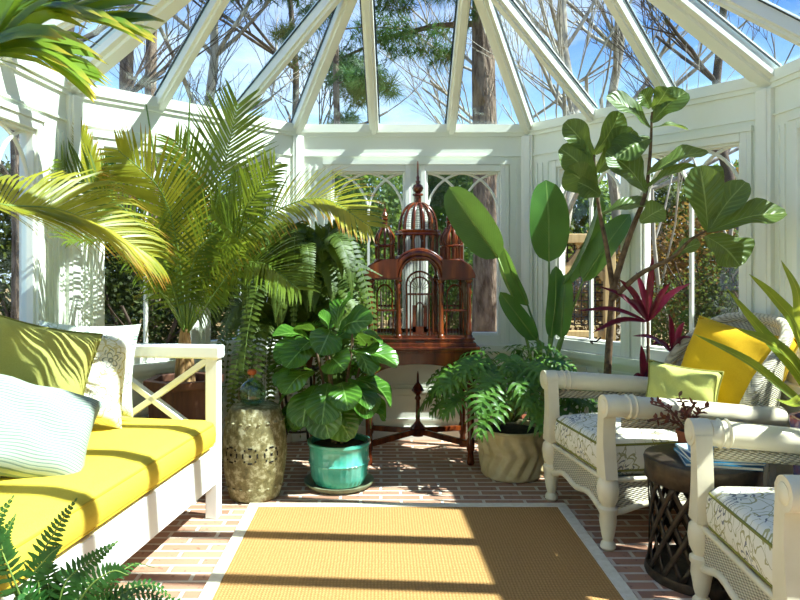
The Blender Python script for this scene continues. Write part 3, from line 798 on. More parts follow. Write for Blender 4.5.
# seat cushion: rounded box with crowned top
def cushion_mb(T, la, lb, z0, z1, rad=.05, crown=.018, na=28, nb=18, slot=None):
    mb = MB()
    prof = []
    def pt(u, v, z, k):
        return T(u, v, z)
    rings = []
    hh = z1-z0
    for i in range(9):
        a = PI*(i/8)-PI/2
        rings.append((rad*(1-math.cos(a)), z0+hh/2+math.copysign(abs(math.sin(a))**.75, math.sin(a))*hh/2))
    def loop(ins):
        pts = []; r = .045
        x0, x1, y0, y1 = ins, la-ins, ins, lb-ins
        for (cx, cy, s) in ((x1-r, y1-r, 0), (x0+r, y1-r, 1), (x0+r, y0+r, 2), (x1-r, y0+r, 3)):
            for k in range(7):
                a = (s+k/6)*PI/2; pts.append((cx+r*math.cos(a), cy+r*math.sin(a)))
        return pts
    vs = []; n = 28
    for ins, z in rings:
        for (x, y) in loop(ins): vs.append(T(x, y, z))
    fs = []
    for i in range(len(rings)-1):
        for k in range(n):
            k2 = (k+1) % n; fs.append((i*n+k, i*n+k2, (i+1)*n+k2, (i+1)*n+k))
    uv = []
    for f in fs:
        row = []
        for q in f:
            i, k = divmod(q, n); x, y = loop(rings[i][0])[k]
            row.append((x+(rings[i][1]-z0)*(1 if x > la/2 else -1)*.8, y+(rings[i][1]-z0)*(1 if y > lb/2 else -1)*.8))
        uv.append(row)
    mb.add(vs, fs, uv)
    top = loop(rings[-1][0]); c = (la/2, lb/2)
    m = 6; g = []; tv = []; tf = []; tu = []
    for i in range(m+1):
        s = i/m
        for (x, y) in top:
            X, Y = x+(c[0]-x)*s, y+(c[1]-y)*s
            tv.append(T(X, Y, z1+crown*math.sin(PI/2*min(1, s*2.2)))); tu.append((X, Y))
    for i in range(m):
        for k in range(n):
            k2 = (k+1) % n; tf.append((i*n+k, i*n+k2, (i+1)*n+k2, (i+1)*n+k))
    mb.add(tv, tf, [[(tu[q][0], tu[q][1]) for q in f] for f in tf])
    bot = loop(rings[0][0]); mb.add([T(x, y, z0) for x, y in bot], [tuple(range(n-1, -1, -1))])
    seam = []
    for zz, ins in ((z1-hh*.16, rings[6][0]), (z0+hh*.16, rings[2][0])):
        p = [T(x, y, zz) for x, y in loop(max(0, ins-.002))]; seam.append(p+[p[0]])
    return mb, seam
mb, seam = cushion_mb(lambda x, y, z: S(.065+x, -.012+y, z), SLEN-.13, SDEP-.06, .338, .472, .05)
cu = mb.build('seat_cushion', 'yellow', sofa, smooth=180)
mb = MB()
for p in seam: mb.tube(p, .005, 6, cap=False)
mb.build('piping', 'pipe_yellow', cu, smooth=180)

# pillows on the sofa (world positions, facing the room)
ya = math.radians(35)
G = 'throw pillows on the yellow sofa'
pillow('throw_pillow', .41, .41, .15, 'pat_pillow', 'white medallion print pillow leaning at the far end of the sofa', 'pillow', (-1.285, 2.92, .71), (math.radians(-16), math.radians(7), math.radians(18)), grp=G)
pillow('throw_pillow', .44, .42, .13, 'pat_pillow_b', 'pale blue-green scroll print pillow half hidden behind the medallion pillow', 'pillow', (-1.325, 3.10, .715), (math.radians(-10), math.radians(3), math.radians(10)), grp=G)
pillow('throw_pillow', .46, .48, .16, 'olive', 'plain olive green pillow in front of the medallion pillow', 'pillow', (-1.35, 2.63, .735), (math.radians(-12), math.radians(16), math.radians(36)), 'pipe_olive', grp=G)
pillow('throw_pillow', .44, .38, .15, 'stripe', 'pale green pinstriped pillow lying lowest in front of the olive one', 'pillow', (-1.21, 2.37, .615), (math.radians(-44), math.radians(20), math.radians(28)), grp=G)
pillow('throw_pillow', .40, .36, .14, 'pat_pillow_b', 'pale scroll print pillow cut by the edge beside the pinstriped pillow', 'pillow', (-1.43, 2.24, .69), (math.radians(-16), 0, math.radians(62)), grp=G)

# ================================================================== garden stool + bottle
gs = thing('garden_stool', 'mossy cream ceramic garden stool between sofa and teal pot', 'stool', (-.645, 3.52, 0))
gx, gy = -.645, 3.53
prof = [(.118, 0), (.13, .012), (.14, .06), (.155, .14), (.163, .23), (.16, .31), (.148, .38), (.135, .43), (.128, .45), (.118, .462), (.08, .468), (.02, .469)]
mb = MB(); mb.lathe(prof, 40, (gx, gy, 0)); mb.build('body', 'stone', gs, smooth=60)
for zz, rr in ((.072, .143), (.395, .147)):
    mb = MB()
    for k in range(20):
        a = 2*PI*k/20; mb.lathe([(.004, -.004), (.009, 0), (.004, .006)], 8, (gx+math.cos(a)*rr, gy+math.sin(a)*rr, zz))
    mb.build('bead_row', 'stone', gs, smooth=60)
for ca in (-125, -88, -50):
    mb = MB(); a0 = math.radians(ca)
    def onb(da, dz, sx, sz):
        a = a0+da/.163; z = .245+dz; r = .158
        mb.box((gx+math.cos(a)*r, gy+math.sin(a)*r, z), (.014, sx, sz), Matrix.Rotation(a, 3, 'Z'))
    for s in (-1, 1):
        onb(0, s*.036, .022, .007); onb(s*.036, 0, .007, .022); onb(s*.027, s*.027, .008, .008); onb(s*.027, -s*.027, .008, .008)
    onb(0, 0, .012, .012)
    mb.box((gx+math.cos(a0)*.152, gy+math.sin(a0)*.152, .245), (.006, .06, .076), Matrix.Rotation(a0, 3, 'Z'))
    mb.build('pierced_pattern', 'hole', gs, smooth=0)
bt = thing('glass_bottle', 'round clear glass bottle with orange cork on the garden stool', 'bottle', (-.66, 3.53, .469))
mb = MB(); bz = .4695
prof = [(.001, 0), (.045, .001), (.062, .012), (.073, .045), (.068, .08), (.045, .108), (.02, .122), (.016, .145), (.02, .15)]
mb.lathe([(r, z+bz) for r, z in prof]+[(r-.004 if r > .006 else .001, z+bz+.003) for r, z in prof[::-1]], 28, (-.66, 3.53, 0), cap=False); mb.build('body', 'bottle', bt, smooth=80)
mb = MB(); mb.lathe([(.0115, .135+bz), (.0115, .151+bz), (.022, .152+bz), (.024, .165+bz), (.019, .175+bz), (.004, .178+bz)], 16, (-.66, 3.53, 0)); mb.build('stopper', 'cork', bt, smooth=60)

# ================================================================== birdcage and its stand
bx, by = .228, 4.27
st = thing('birdcage_stand', 'mahogany stand with arched apron carrying the ornate birdcage', 'stand', (bx, by, 0))
mb = MB(); mb.box((bx, by, .69), (.70, .50, .02)); mb.box((bx, by, .672), (.67, .47, .018)); mb.build('top', 'mahogany', st, bevel=.005, smooth=0)
def apron(x0, x1, y, horiz=True):
    pts = [(x0, .66), (x1, .66), (x1, .50)]
    for k in range(15):
        a = PI*k/14; pts.append(((x0+x1)/2+((x1-x0)/2-.035)*math.cos(a), .50+.095*math.sin(a)))
    pts.append((x0, .50)); return pts
for yy in (by-.225, by+.21):
    mb = MB(); mb.prism([(x, yy, z) for x, z in apron(bx-.32, bx+.32, yy)], (0, .016, 0)); mb.build('apron', 'mahogany', st, smooth=0)
for xx in (bx-.32, bx+.304):
    mb = MB(); mb.prism([(xx, y, z) for y, z in apron(by-.22, by+.22, xx)], (.016, 0, 0)); mb.build('apron', 'mahogany', st, smooth=0)
for sx in (-1, 1):
    for sy in (-1, 1):
        lx, ly = bx+sx*.30, by+sy*.205; mb = MB()
        mb.box((lx, ly, .585), (.045, .045, .16)); mb.lathe([(.024, .505), (.018, .48), (.026, .46), (.02, .44), (.022, .3), (.017, .16), (.024, .145), (.024, .09), (.017, .075), (.021, .03), (.024, .012), (.018, 0)], 16, (lx, ly, 0))
        mb.build('leg', 'mahogany', st, smooth=50)
        mb = MB(); mb.bar((lx, ly, .12), (bx, by, .15), .026, .034); mb.build('stretcher', 'mahogany', st, bevel=.004, smooth=0)
mb = MB(); mb.lathe([(.035, .12), (.04, .15), (.05, .17), (.03, .19), (.014, .21), (.012, .34), (.02, .35), (.012, .37), (.04, .40), (.024, .43), (.008, .45), (.006, .5), (.001, .52)], 16, (bx, by, 0)); mb.build('finial', 'mahogany_dark', st, smooth=60)

cg = thing('birdcage', 'ornate mahogany birdcage shaped like a domed palace', 'birdcage', (bx, by, .70))
F = by-.225
def at(x, z, y=0.0): return (bx+x, by+y, z)
mb = MB(); mb.box(at(0, .7105), (.66, .47, .021)); mb.box(at(0, .729), (.63, .44, .016)); mb.box(at(0, .742), (.645, .455, .01)); mb.build('plinth', 'mahogany', cg, bevel=.003, smooth=0)
mb = MB(); mb.box((bx, F-.002, .722), (.05, .012, .012)); mb.build('drawer_pull', 'iron', cg, smooth=0)
def column(x, y, z0, z1, r):
    h = z1-z0; mb = MB()
    mb.lathe([(r*1.5, z0), (r*1.5, z0+.012), (r*1.1, z0+.02), (r*1.35, z0+.035), (r*.95, z0+.05), (r*1.15, z0+.085), (r*.8, z0+.1), (r, z0+h*.45), (r*.8, z1-.09), (r*1.25, z1-.075), (r*.9, z1-.06), (r*1.3, z1-.03), (r*.95, z1-.022), (r*1.6, z1-.008), (r*1.6, z1)], 14, (bx+x, by+y, 0))
    return mb
for x, y in ((-.29, -.205), (.29, -.205), (-.125, -.205), (.125, -.205), (-.29, .205), (.29, .205), (-.125, .205), (.125, .205)):
    column(x, y, .747, 1.09, .0155).build('column', 'mahogany', cg, smooth=50)
mb = MB(); 
for y in (-.205, .205):
    mb.box(at(-.207, 1.098, y), (.19, .035, .016)); mb.box(at(.207, 1.098, y), (.19, .035, .016)); mb.box(at(-.207, .91, y), (.15, .014, .012)); mb.box(at(.207, .91, y), (.15, .014, .012)); mb.box(at(0, .755, y), (.6, .02, .016))
for x in (-.29, .29): mb.box(at(x, 1.098), (.035, .40, .016)); mb.box(at(x, .91), (.014, .40, .012)); mb.box(at(x, .755), (.02, .40, .016))
mb.build('beam', 'mahogany_dark', cg, smooth=0)
# gothic sub-arches and wires on the wings
mb = MB()
for sx in (-1, 1):
    for k in range(8):
        x = sx*(.142+.018*k); mb.tube([at(x, .76, -.205), at(x, 1.09, -.205)], .0016, 4); mb.tube([at(x, .76, .205), at(x, 1.09, .205)], .0016, 4)
    for k in range(15):
        y = -.19+.027*k; mb.tube([at(sx*.29, .76, y), at(sx*.29, 1.09, y)], .0016, 4)
for k in range(11): mb.tube([at(-.1+.02*k, .76, .205), at(-.1+.02*k, 1.2, .205)], .0016, 4)
mb.build('wire_bars', 'wire', cg, smooth=0)
for sx in (-1, 1):
    mb = MB(); c = sx*.207
    mb.tube([at(c+.045*math.cos(a), 1.0+.06*math.sin(a), -.207) for a in [PI*i/12 for i in range(13)]], .006, 6)
    mb.tube([at(c-.045, 1.0, -.207), at(c-.045, .915, -.207)], .005, 6); mb.tube([at(c+.045, 1.0, -.207), at(c+.045, .915, -.207)], .005, 6)
    mb.tube([at(c-.05, .765, -.207), at(c-.05, .905, -.207)], .005, 6); mb.tube([at(c+.05, .765, -.207), at(c+.05, .905, -.207)], .005, 6)
    mb.build('window_arch', 'mahogany_dark', cg, smooth=60)
# central portico: arch mouldings, door
def archtube(mb, r, z, y, th, tz0=None):
    pts = [at(r*math.cos(a), z+r*math.sin(a), y) for a in [PI*i/18 for i in range(19)]]
    if tz0 is not None: pts = [at(r, tz0, y)]+pts+[at(-r, tz0, y)]
    mb.tube(pts, th, 8)
mb = MB(); archtube(mb, .142, 1.105, -.215, .018); archtube(mb, .118, 1.105, -.222, .009); archtube(mb, .162, 1.107, -.205, .008)
mb.build('portico_arch', 'mahogany', cg, smooth=60)
for y in (.205,):
    mb = MB(); archtube(mb, .135, 1.105, y, .014); mb.build('portico_arch', 'mahogany', cg, smooth=60)
mb = MB()
pts = []
N = 14
vs = []
for y in (-.215, .205):
    for i in range(N+1):
        a = PI*i/N; vs.append(at(.15*math.cos(a), 1.105+.15*math.sin(a), y))
mb.add(vs, [(i, i+1, N+2+i, N+1+i) for i in range(N)]); mb.build('portico_roof', 'mahogany', cg, smooth=60, solid=.006)
mb = MB(); archtube(mb, .078, 1.06, -.205, .006, .76); archtube(mb, .055, 1.05, -.205, .005, .76)
mb.box(at(0, 1.005, -.205), (.15, .012, .012)); mb.box(at(0, .79, -.205), (.085, .012, .05)); 
mb.box(at(-.033, .86, -.205), (.02, .012, .16)); mb.box(at(.033, .86, -.205), (.02, .012, .16))
mb.tube([at(.023*math.cos(a), .925+.03*math.sin(a), -.206) for a in [PI*i/10 for i in range(11)]], .005, 6)
mb.build('door', 'mahogany_dark', cg, smooth=60)
mb = MB()
for i in range(9):
    a = PI*i/8; mb.tube([at(.015*math.cos(a), 1.03+.012*math.sin(a), -.204), at(.076*math.cos(a), 1.06+.076*math.sin(a), -.204)], .0016, 4)
for k in range(13): mb.tube([at(-.105+.0175*k, .76, -.203), at(-.105+.0175*k, 1.0, -.203)], .0015, 4)
mb.build('wire_fan', 'wire', cg, smooth=0)
# curved wing roofs
for sx in (-1, 1):
    mb = MB(); pr = []
    for i in range(9):
        a = PI/2*i/8; pr.append((sx*(.13+.195*math.cos(a)**.8 if i < 8 else .13), 1.106+.105*math.sin(a)))
    pr = [(sx*.325, 1.1)]+pr+[(sx*.13, 1.1)]
    mb.prism([at(x, z, -.235) for x, z in pr], (0, .47, 0)); mb.build('wing_roof', 'mahogany', cg, smooth=50)
    mb = MB()
    for i in range(6): mb.tube([at(sx*.328, 1.112, -.2+.08*i), at(sx*.30, 1.17, -.2+.08*i), at(sx*.24, 1.208, -.2+.08*i)], .005, 5)
    mb.build('roof_rib', 'mahogany_dark', cg, smooth=60)
# drum, dome, lantern
mb = MB(); mb.lathe([(.15, 1.2), (.155, 1.215), (.145, 1.225), (.14, 1.235)], 24, (bx, by, 0)); mb.build('drum_base', 'mahogany', cg, smooth=40)
for k in range(12):
    a = 2*PI*(k+.5)/12; mb = MB(); zz = 1.235
    mb.lathe([(.011, zz), (.007, zz+.012), (.0085, zz+.05), (.0065, zz+.095), (.011, zz+.112), (.012, zz+.122)], 10, (bx+.122*math.cos(a), by+.122*math.sin(a), 0)); mb.build('drum_column', 'mahogany', cg, smooth=50)
mb = MB(); mb.lathe([(.132, 1.355), (.145, 1.362), (.14, 1.372), (.15, 1.385), (.132, 1.392), (.115, 1.393)], 24, (bx, by, 0)); mb.build('cornice', 'mahogany', cg, smooth=40)
mb = MB()
for k in range(24):
    a = 2*PI*k/24; mb.tube([(bx+.105*math.cos(a), by+.105*math.sin(a), 1.235), (bx+.105*math.cos(a), by+.105*math.sin(a), 1.36)], .0015, 4)
mb.build('drum_wires', 'wire', cg, smooth=0)
def domept(t, R, z0, H): return (R*math.cos(t*PI/2)**.8 if t < 1 else 0.0, z0+H*math.sin(t*PI/2))
for k in range(12):
    a = 2*PI*(k+.5)/12; mb = MB(); pts = []
    for i in range(10):
        r, z = domept(i/9*.9, .118, 1.392, .165); pts.append((bx+r*math.cos(a), by+r*math.sin(a), z))
    mb.tube(pts, .009, 6); mb.build('dome_rib', 'mahogany', cg, smooth=60)
mb = MB()
for i in range(1, 9):
    r, z = domept(i/9*.9, .115, 1.392, .165)
    mb.tube([(bx+r*math.cos(2*PI*k/24), by+r*math.sin(2*PI*k/24), z) for k in range(25)], .0014, 4, cap=False)
mb.build('dome_wires', 'wire', cg, smooth=0)
mb = MB(); mb.lathe([(.036, 1.545), (.042, 1.553), (.028, 1.56), (.022, 1.562), (.022, 1.60), (.034, 1.606), (.032, 1.616), (.015, 1.62), (.028, 1.632), (.035, 1.65), (.028, 1.668), (.011, 1.678), (.015, 1.692), (.008, 1.70), (.011, 1.716), (.006, 1.728), (.0045, 1.80), (.002, 1.82)], 16, (bx, by, 0)); mb.build('spire', 'mahogany', cg, smooth=60)
# corner turrets
for sx in (-1, 1):
    for sy in (-1, 1):
        tx, ty = bx+sx*.205, by+sy*.14
        mb = MB(); mb.lathe([(.062, 1.19), (.066, 1.2), (.06, 1.212)], 16, (tx, ty, 0)); mb.lathe([(.056, 1.285), (.064, 1.292), (.056, 1.3)], 16, (tx, ty, 0)); mb.lathe([(.02, 1.405), (.026, 1.412), (.014, 1.418), (.016, 1.445), (.024, 1.45), (.012, 1.458), (.021, 1.472), (.012, 1.488), (.006, 1.495), (.008, 1.51), (.003, 1.518), (.001, 1.56)], 12, (tx, ty, 0))
        tu = mb.build('turret', 'mahogany', cg, smooth=50)
        mb = MB()
        for k in range(8):
            a = 2*PI*k/8
            mb.tube([(tx+r*math.cos(a), ty+r*math.sin(a), z) for r, z in ((.052, 1.205), (.052, 1.29))], .007, 6)
            mb.tube([(tx+r*math.cos(a), ty+r*math.sin(a), z) for r, z in ((.05, 1.298), (.057, 1.325), (.05, 1.355), (.03, 1.385), (.018, 1.41))], .0075, 6)
        mb.build('turret_rib', 'mahogany', tu, smooth=60)

# ================================================================== armchairs
def make_chair():
    root = thing('armchair', 'x', 'armchair', (0, 0, 0))
    W = .30
    ch = {}
    for sy in (-1, 1):
        # front post: scrolled board over a turned leg
        mb = MB(); px, py = -.33, sy*W
        out = []
        for k in range(9):
            t = k/8; z = .30+.30*t; w = .034+.006*math.cos(t*PI)-.004*math.sin(t*PI); off = .012*math.sin(t*PI)*-sy
            out.append((w, off, z))
        left = [(py-w+o, z) for w, o, z in out]; right = [(py+w+o, z) for w, o, z in out]
        mb.prism([(px-.03, y, z) for y, z in left]+[(px-.03, y, z) for y, z in right[::-1]], (.055, 0, 0))
        # scroll head, rolling outward
        sc_ = [(py+sy*.022+.047*math.cos(2*PI*k/20), .602+.047*math.sin(2*PI*k/20)) for k in range(20)]
        mb.prism([(px-.034, y, z) for y, z in sc_], (.064, 0, 0))
        mb.lathe([(.03, .30), (.042, .285), (.046, .25), (.04, .21), (.028, .185), (.04, .175), (.04, .16), (.034, .15), (.036, .12), (.026, .06), (.02, .04), (.03, .028), (.032, .012), (.022, 0)], 18, (px, py, 0))
        lg = mb.build('leg', 'cream', root, smooth=45)
        mb = MB(); mb.lathe([(.03, -.006), (.03, 0), (.02, .004), (.012, .006), (.001, .006)], 18, (px-.036, py+sy*.022, .602), R=Matrix.Rotation(-PI/2, 3, 'Y')); mb.build('scroll_boss', 'cream', lg, smooth=60)
        # arm: rolled rail sloping to the back
        pts = spline([(-.30, py+sy*.022, .60), (0, py+sy*.03, .575), (.25, py+sy*.045, .55), (.44, py+sy*.03, .535)], 14)
        mb = MB(); mb.tube(pts, [.046-.004*i/14 for i in range(15)], 16)
        for q in (-.262, -.235): mb.lathe([(.047, -.006), (.052, 0), (.047, .006)], 18, (q, py+sy*.024, .597), R=Matrix.Rotation(PI/2, 3, 'Y'))
        mb.build('arm', 'cream', root, smooth=60)
        # woven band under the arm
        mb = MB(); g = []
        for i in range(9):
            t = i/8; x = -.28+.70*t; y = py+sy*(.02+.02*t); zt = .56-.045*t
            g.append([V((x, y, zt-.012)), V((x, y, zt-.05))])
        mb.grid(g, uv=False); mb.build('arm_band', 'wicker', root, smooth=60, solid=.012)
        # rear leg
        mb = MB(); mb.tube(spline([(.40, sy*.27, 0), (.385, sy*.27, .15), (.40, sy*.275, .34)], 8), [.017, .018, .02, .023, .025, .026, .026, .026, .026], 10); mb.build('leg', 'cream', root, smooth=60)
    # aprons: woven panels in curved frames
    def apr(p0, p1, nrm, nm):
        p0, p1 = V(p0), V(p1); d = p1-p0; mb = MB(); n = 12; low = []
        for i in range(n+1):
            t = i/n; low.append(p0+d*t+V((0, 0, .165+.018*math.sin(PI*t)-.012*math.cos(4*PI*t))))
        up = [p0+d*(i/n)+V((0, 0, .285)) for i in range(n+1)]
        mb.prism(low+up[::-1], V(nrm)*.012); a = mb.build(nm, 'wicker', root, smooth=0)
        mb = MB(); mb.tube([p-V((0, 0, .006)) for p in low], .0135, 8); mb.tube([p for p in up], .011, 8); mb.build('apron_frame', 'cream', a, smooth=60)
    apr((-.335, -.27, 0), (-.335, .27, 0), (1, 0, 0), 'front_apron')
    apr((-.31, -.295, 0), (.39, -.285, 0), (0, 1, 0), 'side_apron'); apr((-.31, .295, 0), (.39, .285, 0), (0, -1, 0), 'side_apron')
    mb = MB(); mb.prism([(-.32, -.28, .262), (.40, -.27, .262), (.40, .27, .262), (-.32, .28, .262)], (0, 0, .018)); mb.build('seat_deck', 'cream', root, smooth=0)
    # barrel back of woven cane
    mb = MB(); g = []; rim = []; inner = []
    nb = 32
    for i in range(nb+1):
        t = i/nb; a = PI*(t-.5)
        cx = math.copysign(abs(math.cos(a))**.55, math.cos(a)); sy_ = math.copysign(abs(math.sin(a))**.62, math.sin(a))
        top = .555+.37*max(0, math.cos(a))**.42
        row = []
        for k in range(9):
            s = k/8; z = .28+(top-.28)*s; rec = .09*max(0, (z-.3)/.6)*cx
            row.append(V((.26+.23*cx+rec, sy_*(.29+.04*s), z)))
        g.append(row); rim.append(row[-1])
    mb.grid(g, uv=False); bk = mb.build('woven_back', 'wicker', root, smooth=180, solid=.022)
    mb = MB(); mb.tube(rim, .027, 10)
    mb.build('back_rim', 'wicker', bk, smooth=180)
    mb, seam = cushion_mb(lambda x, y, z: V((-.345+x, -.262+y, z)), .70, .524, .284, .445, .04, .022)
    cu = mb.build('seat_cushion', 'pat_seat', root, smooth=180)
    mb = MB()
    for p in seam: mb.tube(p, .0055, 6, cap=False)
    mb.build('piping', 'pipe_olive', cu, smooth=180)
    return root
ch1 = make_chair()
ch2 = dup(ch1)
ch1['label'] = 'cream cane armchair beside the split-leaf plant, holding golden and green pillows'
ch2['label'] = 'empty cream cane armchair with bare flower print seat, nearer than the lattice table'
for c in (ch1, ch2): c['group'] = 'cream cane armchairs'
ch1.location = (1.226, 3.215, 0); ch1.rotation_euler = (0, 0, math.radians(8.5))
ch2.location = (1.42, 2.07, 0); ch2.rotation_euler = (0, 0, math.radians(-4))
pillow('back_pillow', .47, .45, .23, 'yellow_pillow', 'large golden yellow pillow against the cane chair back', 'pillow', (1.625, 3.20, .685), (math.radians(-22), math.radians(9), math.radians(-54)), 'pipe_yellow')
pillow('lumbar_pillow', .31, .25, .15, 'lime', 'small lime green pillow in front of the golden pillow', 'pillow', (1.35, 3.10, .605), (math.radians(-14), math.radians(6), math.radians(-30)), 'pipe_olive')

# ================================================================== side table, magazines
tx, ty, tr = 1.225, 2.635, .205
tb = thing('side_table', 'dark bronze drum side table with lattice sides', 'table', (tx, ty, 0))
mb = MB(); mb.lathe([(tr-.01, .405), (tr, .41), (tr+.004, .44), (tr, .45), (tr-.02, .451), (.001, .451)], 48, (tx, ty, 0)); mb.build('table_top', 'dark_metal', tb, smooth=40)
mb = MB(); mb.lathe([(tr-.004, .365), (tr, .37), (tr, .412), (tr-.02, .412), (tr-.02, .365)], 48, (tx, ty, 0)); mb.build('rim_band', 'dark_metal', tb, smooth=40)
rad = lambda z: tr-.022+.02*math.cos((z-.2)*7)**2*0+.012*((z-.2)/.2)**2
for sg in (-1, 1):
    mb = MB(); n = 16
    for k in range(n):
        pts = []; 
        for i in range(11):
            z = .03+.345*i/10; a = 2*PI*k/n+sg*i/10*1.05; r = rad(z)+sg*.004
            g = (r*math.cos(a), r*math.sin(a)); pts.append((tx+g[0], ty+g[1], z))
        rows = []
        for i in range(11):
            a = 2*PI*k/n+sg*i/10*1.05; z = .03+.345*i/10; r = rad(z)+sg*.004; w = .011
            rows.append([V((tx+r*math.cos(a-w/r), ty+r*math.sin(a-w/r), z)), V((tx+r*math.cos(a+w/r), ty+r*math.sin(a+w/r), z))])
        mb.grid(rows, uv=False)
    mb.build('lattice', 'dark_metal', tb, smooth=60, solid=.005)
mb = MB(); mb.lathe([(tr-.03, 0), (tr-.002, 0), (tr+.002, .012), (tr-.004, .035), (tr-.03, .035)], 48, (tx, ty, 0)); mb.build('base_ring', 'dark_metal', tb, smooth=40)
zz = .4515
mg = [('mag_c', .26, .20, .012, -6, 'dark blue magazine at the bottom of the pile on the lattice table'), ('mag_a', .255, .195, .010, 4, 'bright blue magazine second from the bottom of the table pile'), ('mag_c', .25, .19, .014, -2, 'thick dark blue magazine in the middle of the table pile'), ('mag_b', .24, .18, .008, 12, 'pale magazine second from the top of the table pile'), ('mag_a', .19, .15, .012, -14, 'small bright blue book on top of the table pile')]
for k, (m, w, d, h, a, lab) in enumerate(mg):
    Rz = Matrix.Rotation(math.radians(a-8), 3, 'Z'); c = V((tx+.035, ty-.055, zz+h/2))
    r = thing('magazine', lab, 'magazine', (c.x, c.y, zz), 'magazines on the lattice table')
    mb = MB(); mb.box(c, (w-.006, d-.006, h-.003), Rz); mb.build('pages', 'pages', r, smooth=0)
    mb = MB(); mb.box(c+V((0, 0, h/2-.00075)), (w, d, .0015), Rz); mb.box(c-V((0, 0, h/2-.00075)), (w, d, .0015), Rz); mb.box(c+Rz @ V((0, d/2-.0008, 0)), (w, .0016, h), Rz)
    mb.build('cover', m, r, smooth=0); zz += h+.0004

# ================================================================== plants
def pot(root, prof, x, y, mat, soil_z, soil_r, mod=None, n=40, name='pot', smooth=50, z0=0.0):
    mb = MB(); mb.lathe([(r, z+z0) for r, z in prof], n, (x, y, 0), cap=False, mod=mod); p = mb.build(name, mat, root, smooth=smooth)
    mb = MB(); mb.lathe([(soil_r, z0+soil_z-.03), (soil_r, z0+soil_z), (soil_r*.6, z0+soil_z+.012), (.002, z0+soil_z+.015)], 24, (x, y, 0)); mb.build('soil', 'soil', root, smooth=60)
    return p

# -- teal potted fiddle-leaf fig
fx, fy = -.225, 3.70
fg = thing('potted_fig', 'bushy fiddle-leaf fig in a ribbed teal pot on the brick', 'potted plant', (fx, fy, 0))
mb = MB(); mb.lathe([(.13, .002), (.165, .004), (.185, .02), (.188, .032), (.178, .032), (.16, .014), (.02, .012)], 40, (fx, fy, 0)); mb.build('saucer', 'saucer', fg, smooth=50)
pot(fg, [(.02, .014), (.115, .015), (.135, .022), (.148, .06), (.155, .12), (.158, .128), (.162, .135), (.156, .142), (.156, .19), (.162, .222), (.17, .228), (.17, .242), (.152, .242), (.146, .215), (.143, .14), (.02, .13)], fx, fy, 'teal', .215, .146, lambda a, z: .0035*abs(math.sin(16*a))*(1 if .03 < z < .22 else 0), n=96)
r1 = random.Random(5)
mb = MB(); tops = []
for k in range(6):
    a = k*1.05; q = V((fx+.03*math.cos(a), fy+.03*math.sin(a), .21)); e = V((fx+.15*math.cos(a), fy+.12*math.sin(a), .62+.22*r1.random()))
    pts = spline([q, q.lerp(e, .5)+V((0, 0, .06)), e], 8); mb.tube(pts, [.011-.0007*i for i in range(9)], 6); tops.append(pts)
mb.build('stems', 'stem', fg, smooth=60)
def leaf_part(parent, mat, base, tip, width, nrm, prof, fold=.3, wave=.03, bend=.12, pet=.0, petm='green_stem', n=12, nc=6):
    base, tip = V(base), V(tip); mid = base.lerp(tip, .5)+V(nrm).normalized()*((tip-base).length*bend)
    S_ = spline([base, mid, tip], n); mb = MB(); blade(mb, S_, width, nrm, prof, fold, wave, nc)
    return mb.build('leaf', mat, parent, smooth=180)
for ring, (zc, rad_, cnt, Lg, el) in enumerate(((.50, .16, 9, .21, -.6), (.57, .20, 10, .23, -.55), (.67, .22, 11, .24, -.5), (.77, .20, 11, .24, -.4), (.86, .14, 8, .22, -.1), (.88, .06, 5, .20, .7))):
    for k in range(cnt):
        a = 2*PI*(k+.5*(ring % 2))/cnt+r1.uniform(-.25, .25); z = zc+r1.uniform(-.05, .05)
        b = V((fx-.045+rad_*.62*math.cos(a), fy+rad_*.62*math.sin(a), z-.055)); ee = el+r1.uniform(-.45, .45)
        d = V((math.cos(a)*math.cos(ee), math.sin(a)*math.cos(ee), math.sin(ee)))
        tw = r1.uniform(-.7, .7)
        d = (d+V((-math.sin(a), math.cos(a), 0))*tw*.6).normalized()
        up = V((math.cos(a)*(.55-.5*math.sin(ee)), math.sin(a)*(.55-.5*math.sin(ee)), .55*math.cos(ee)))
        up = (up+V((r1.uniform(-.35, .35), r1.uniform(-.35, .2), 0))).normalized()
        up = (up-d*up.dot(d)).normalized()
        ln = Lg*r1.uniform(.8, 1.1); leaf_part(fg, 'fig', b, b+d*ln, ln*.80, up, 'fiddle', .22, .05, .15)

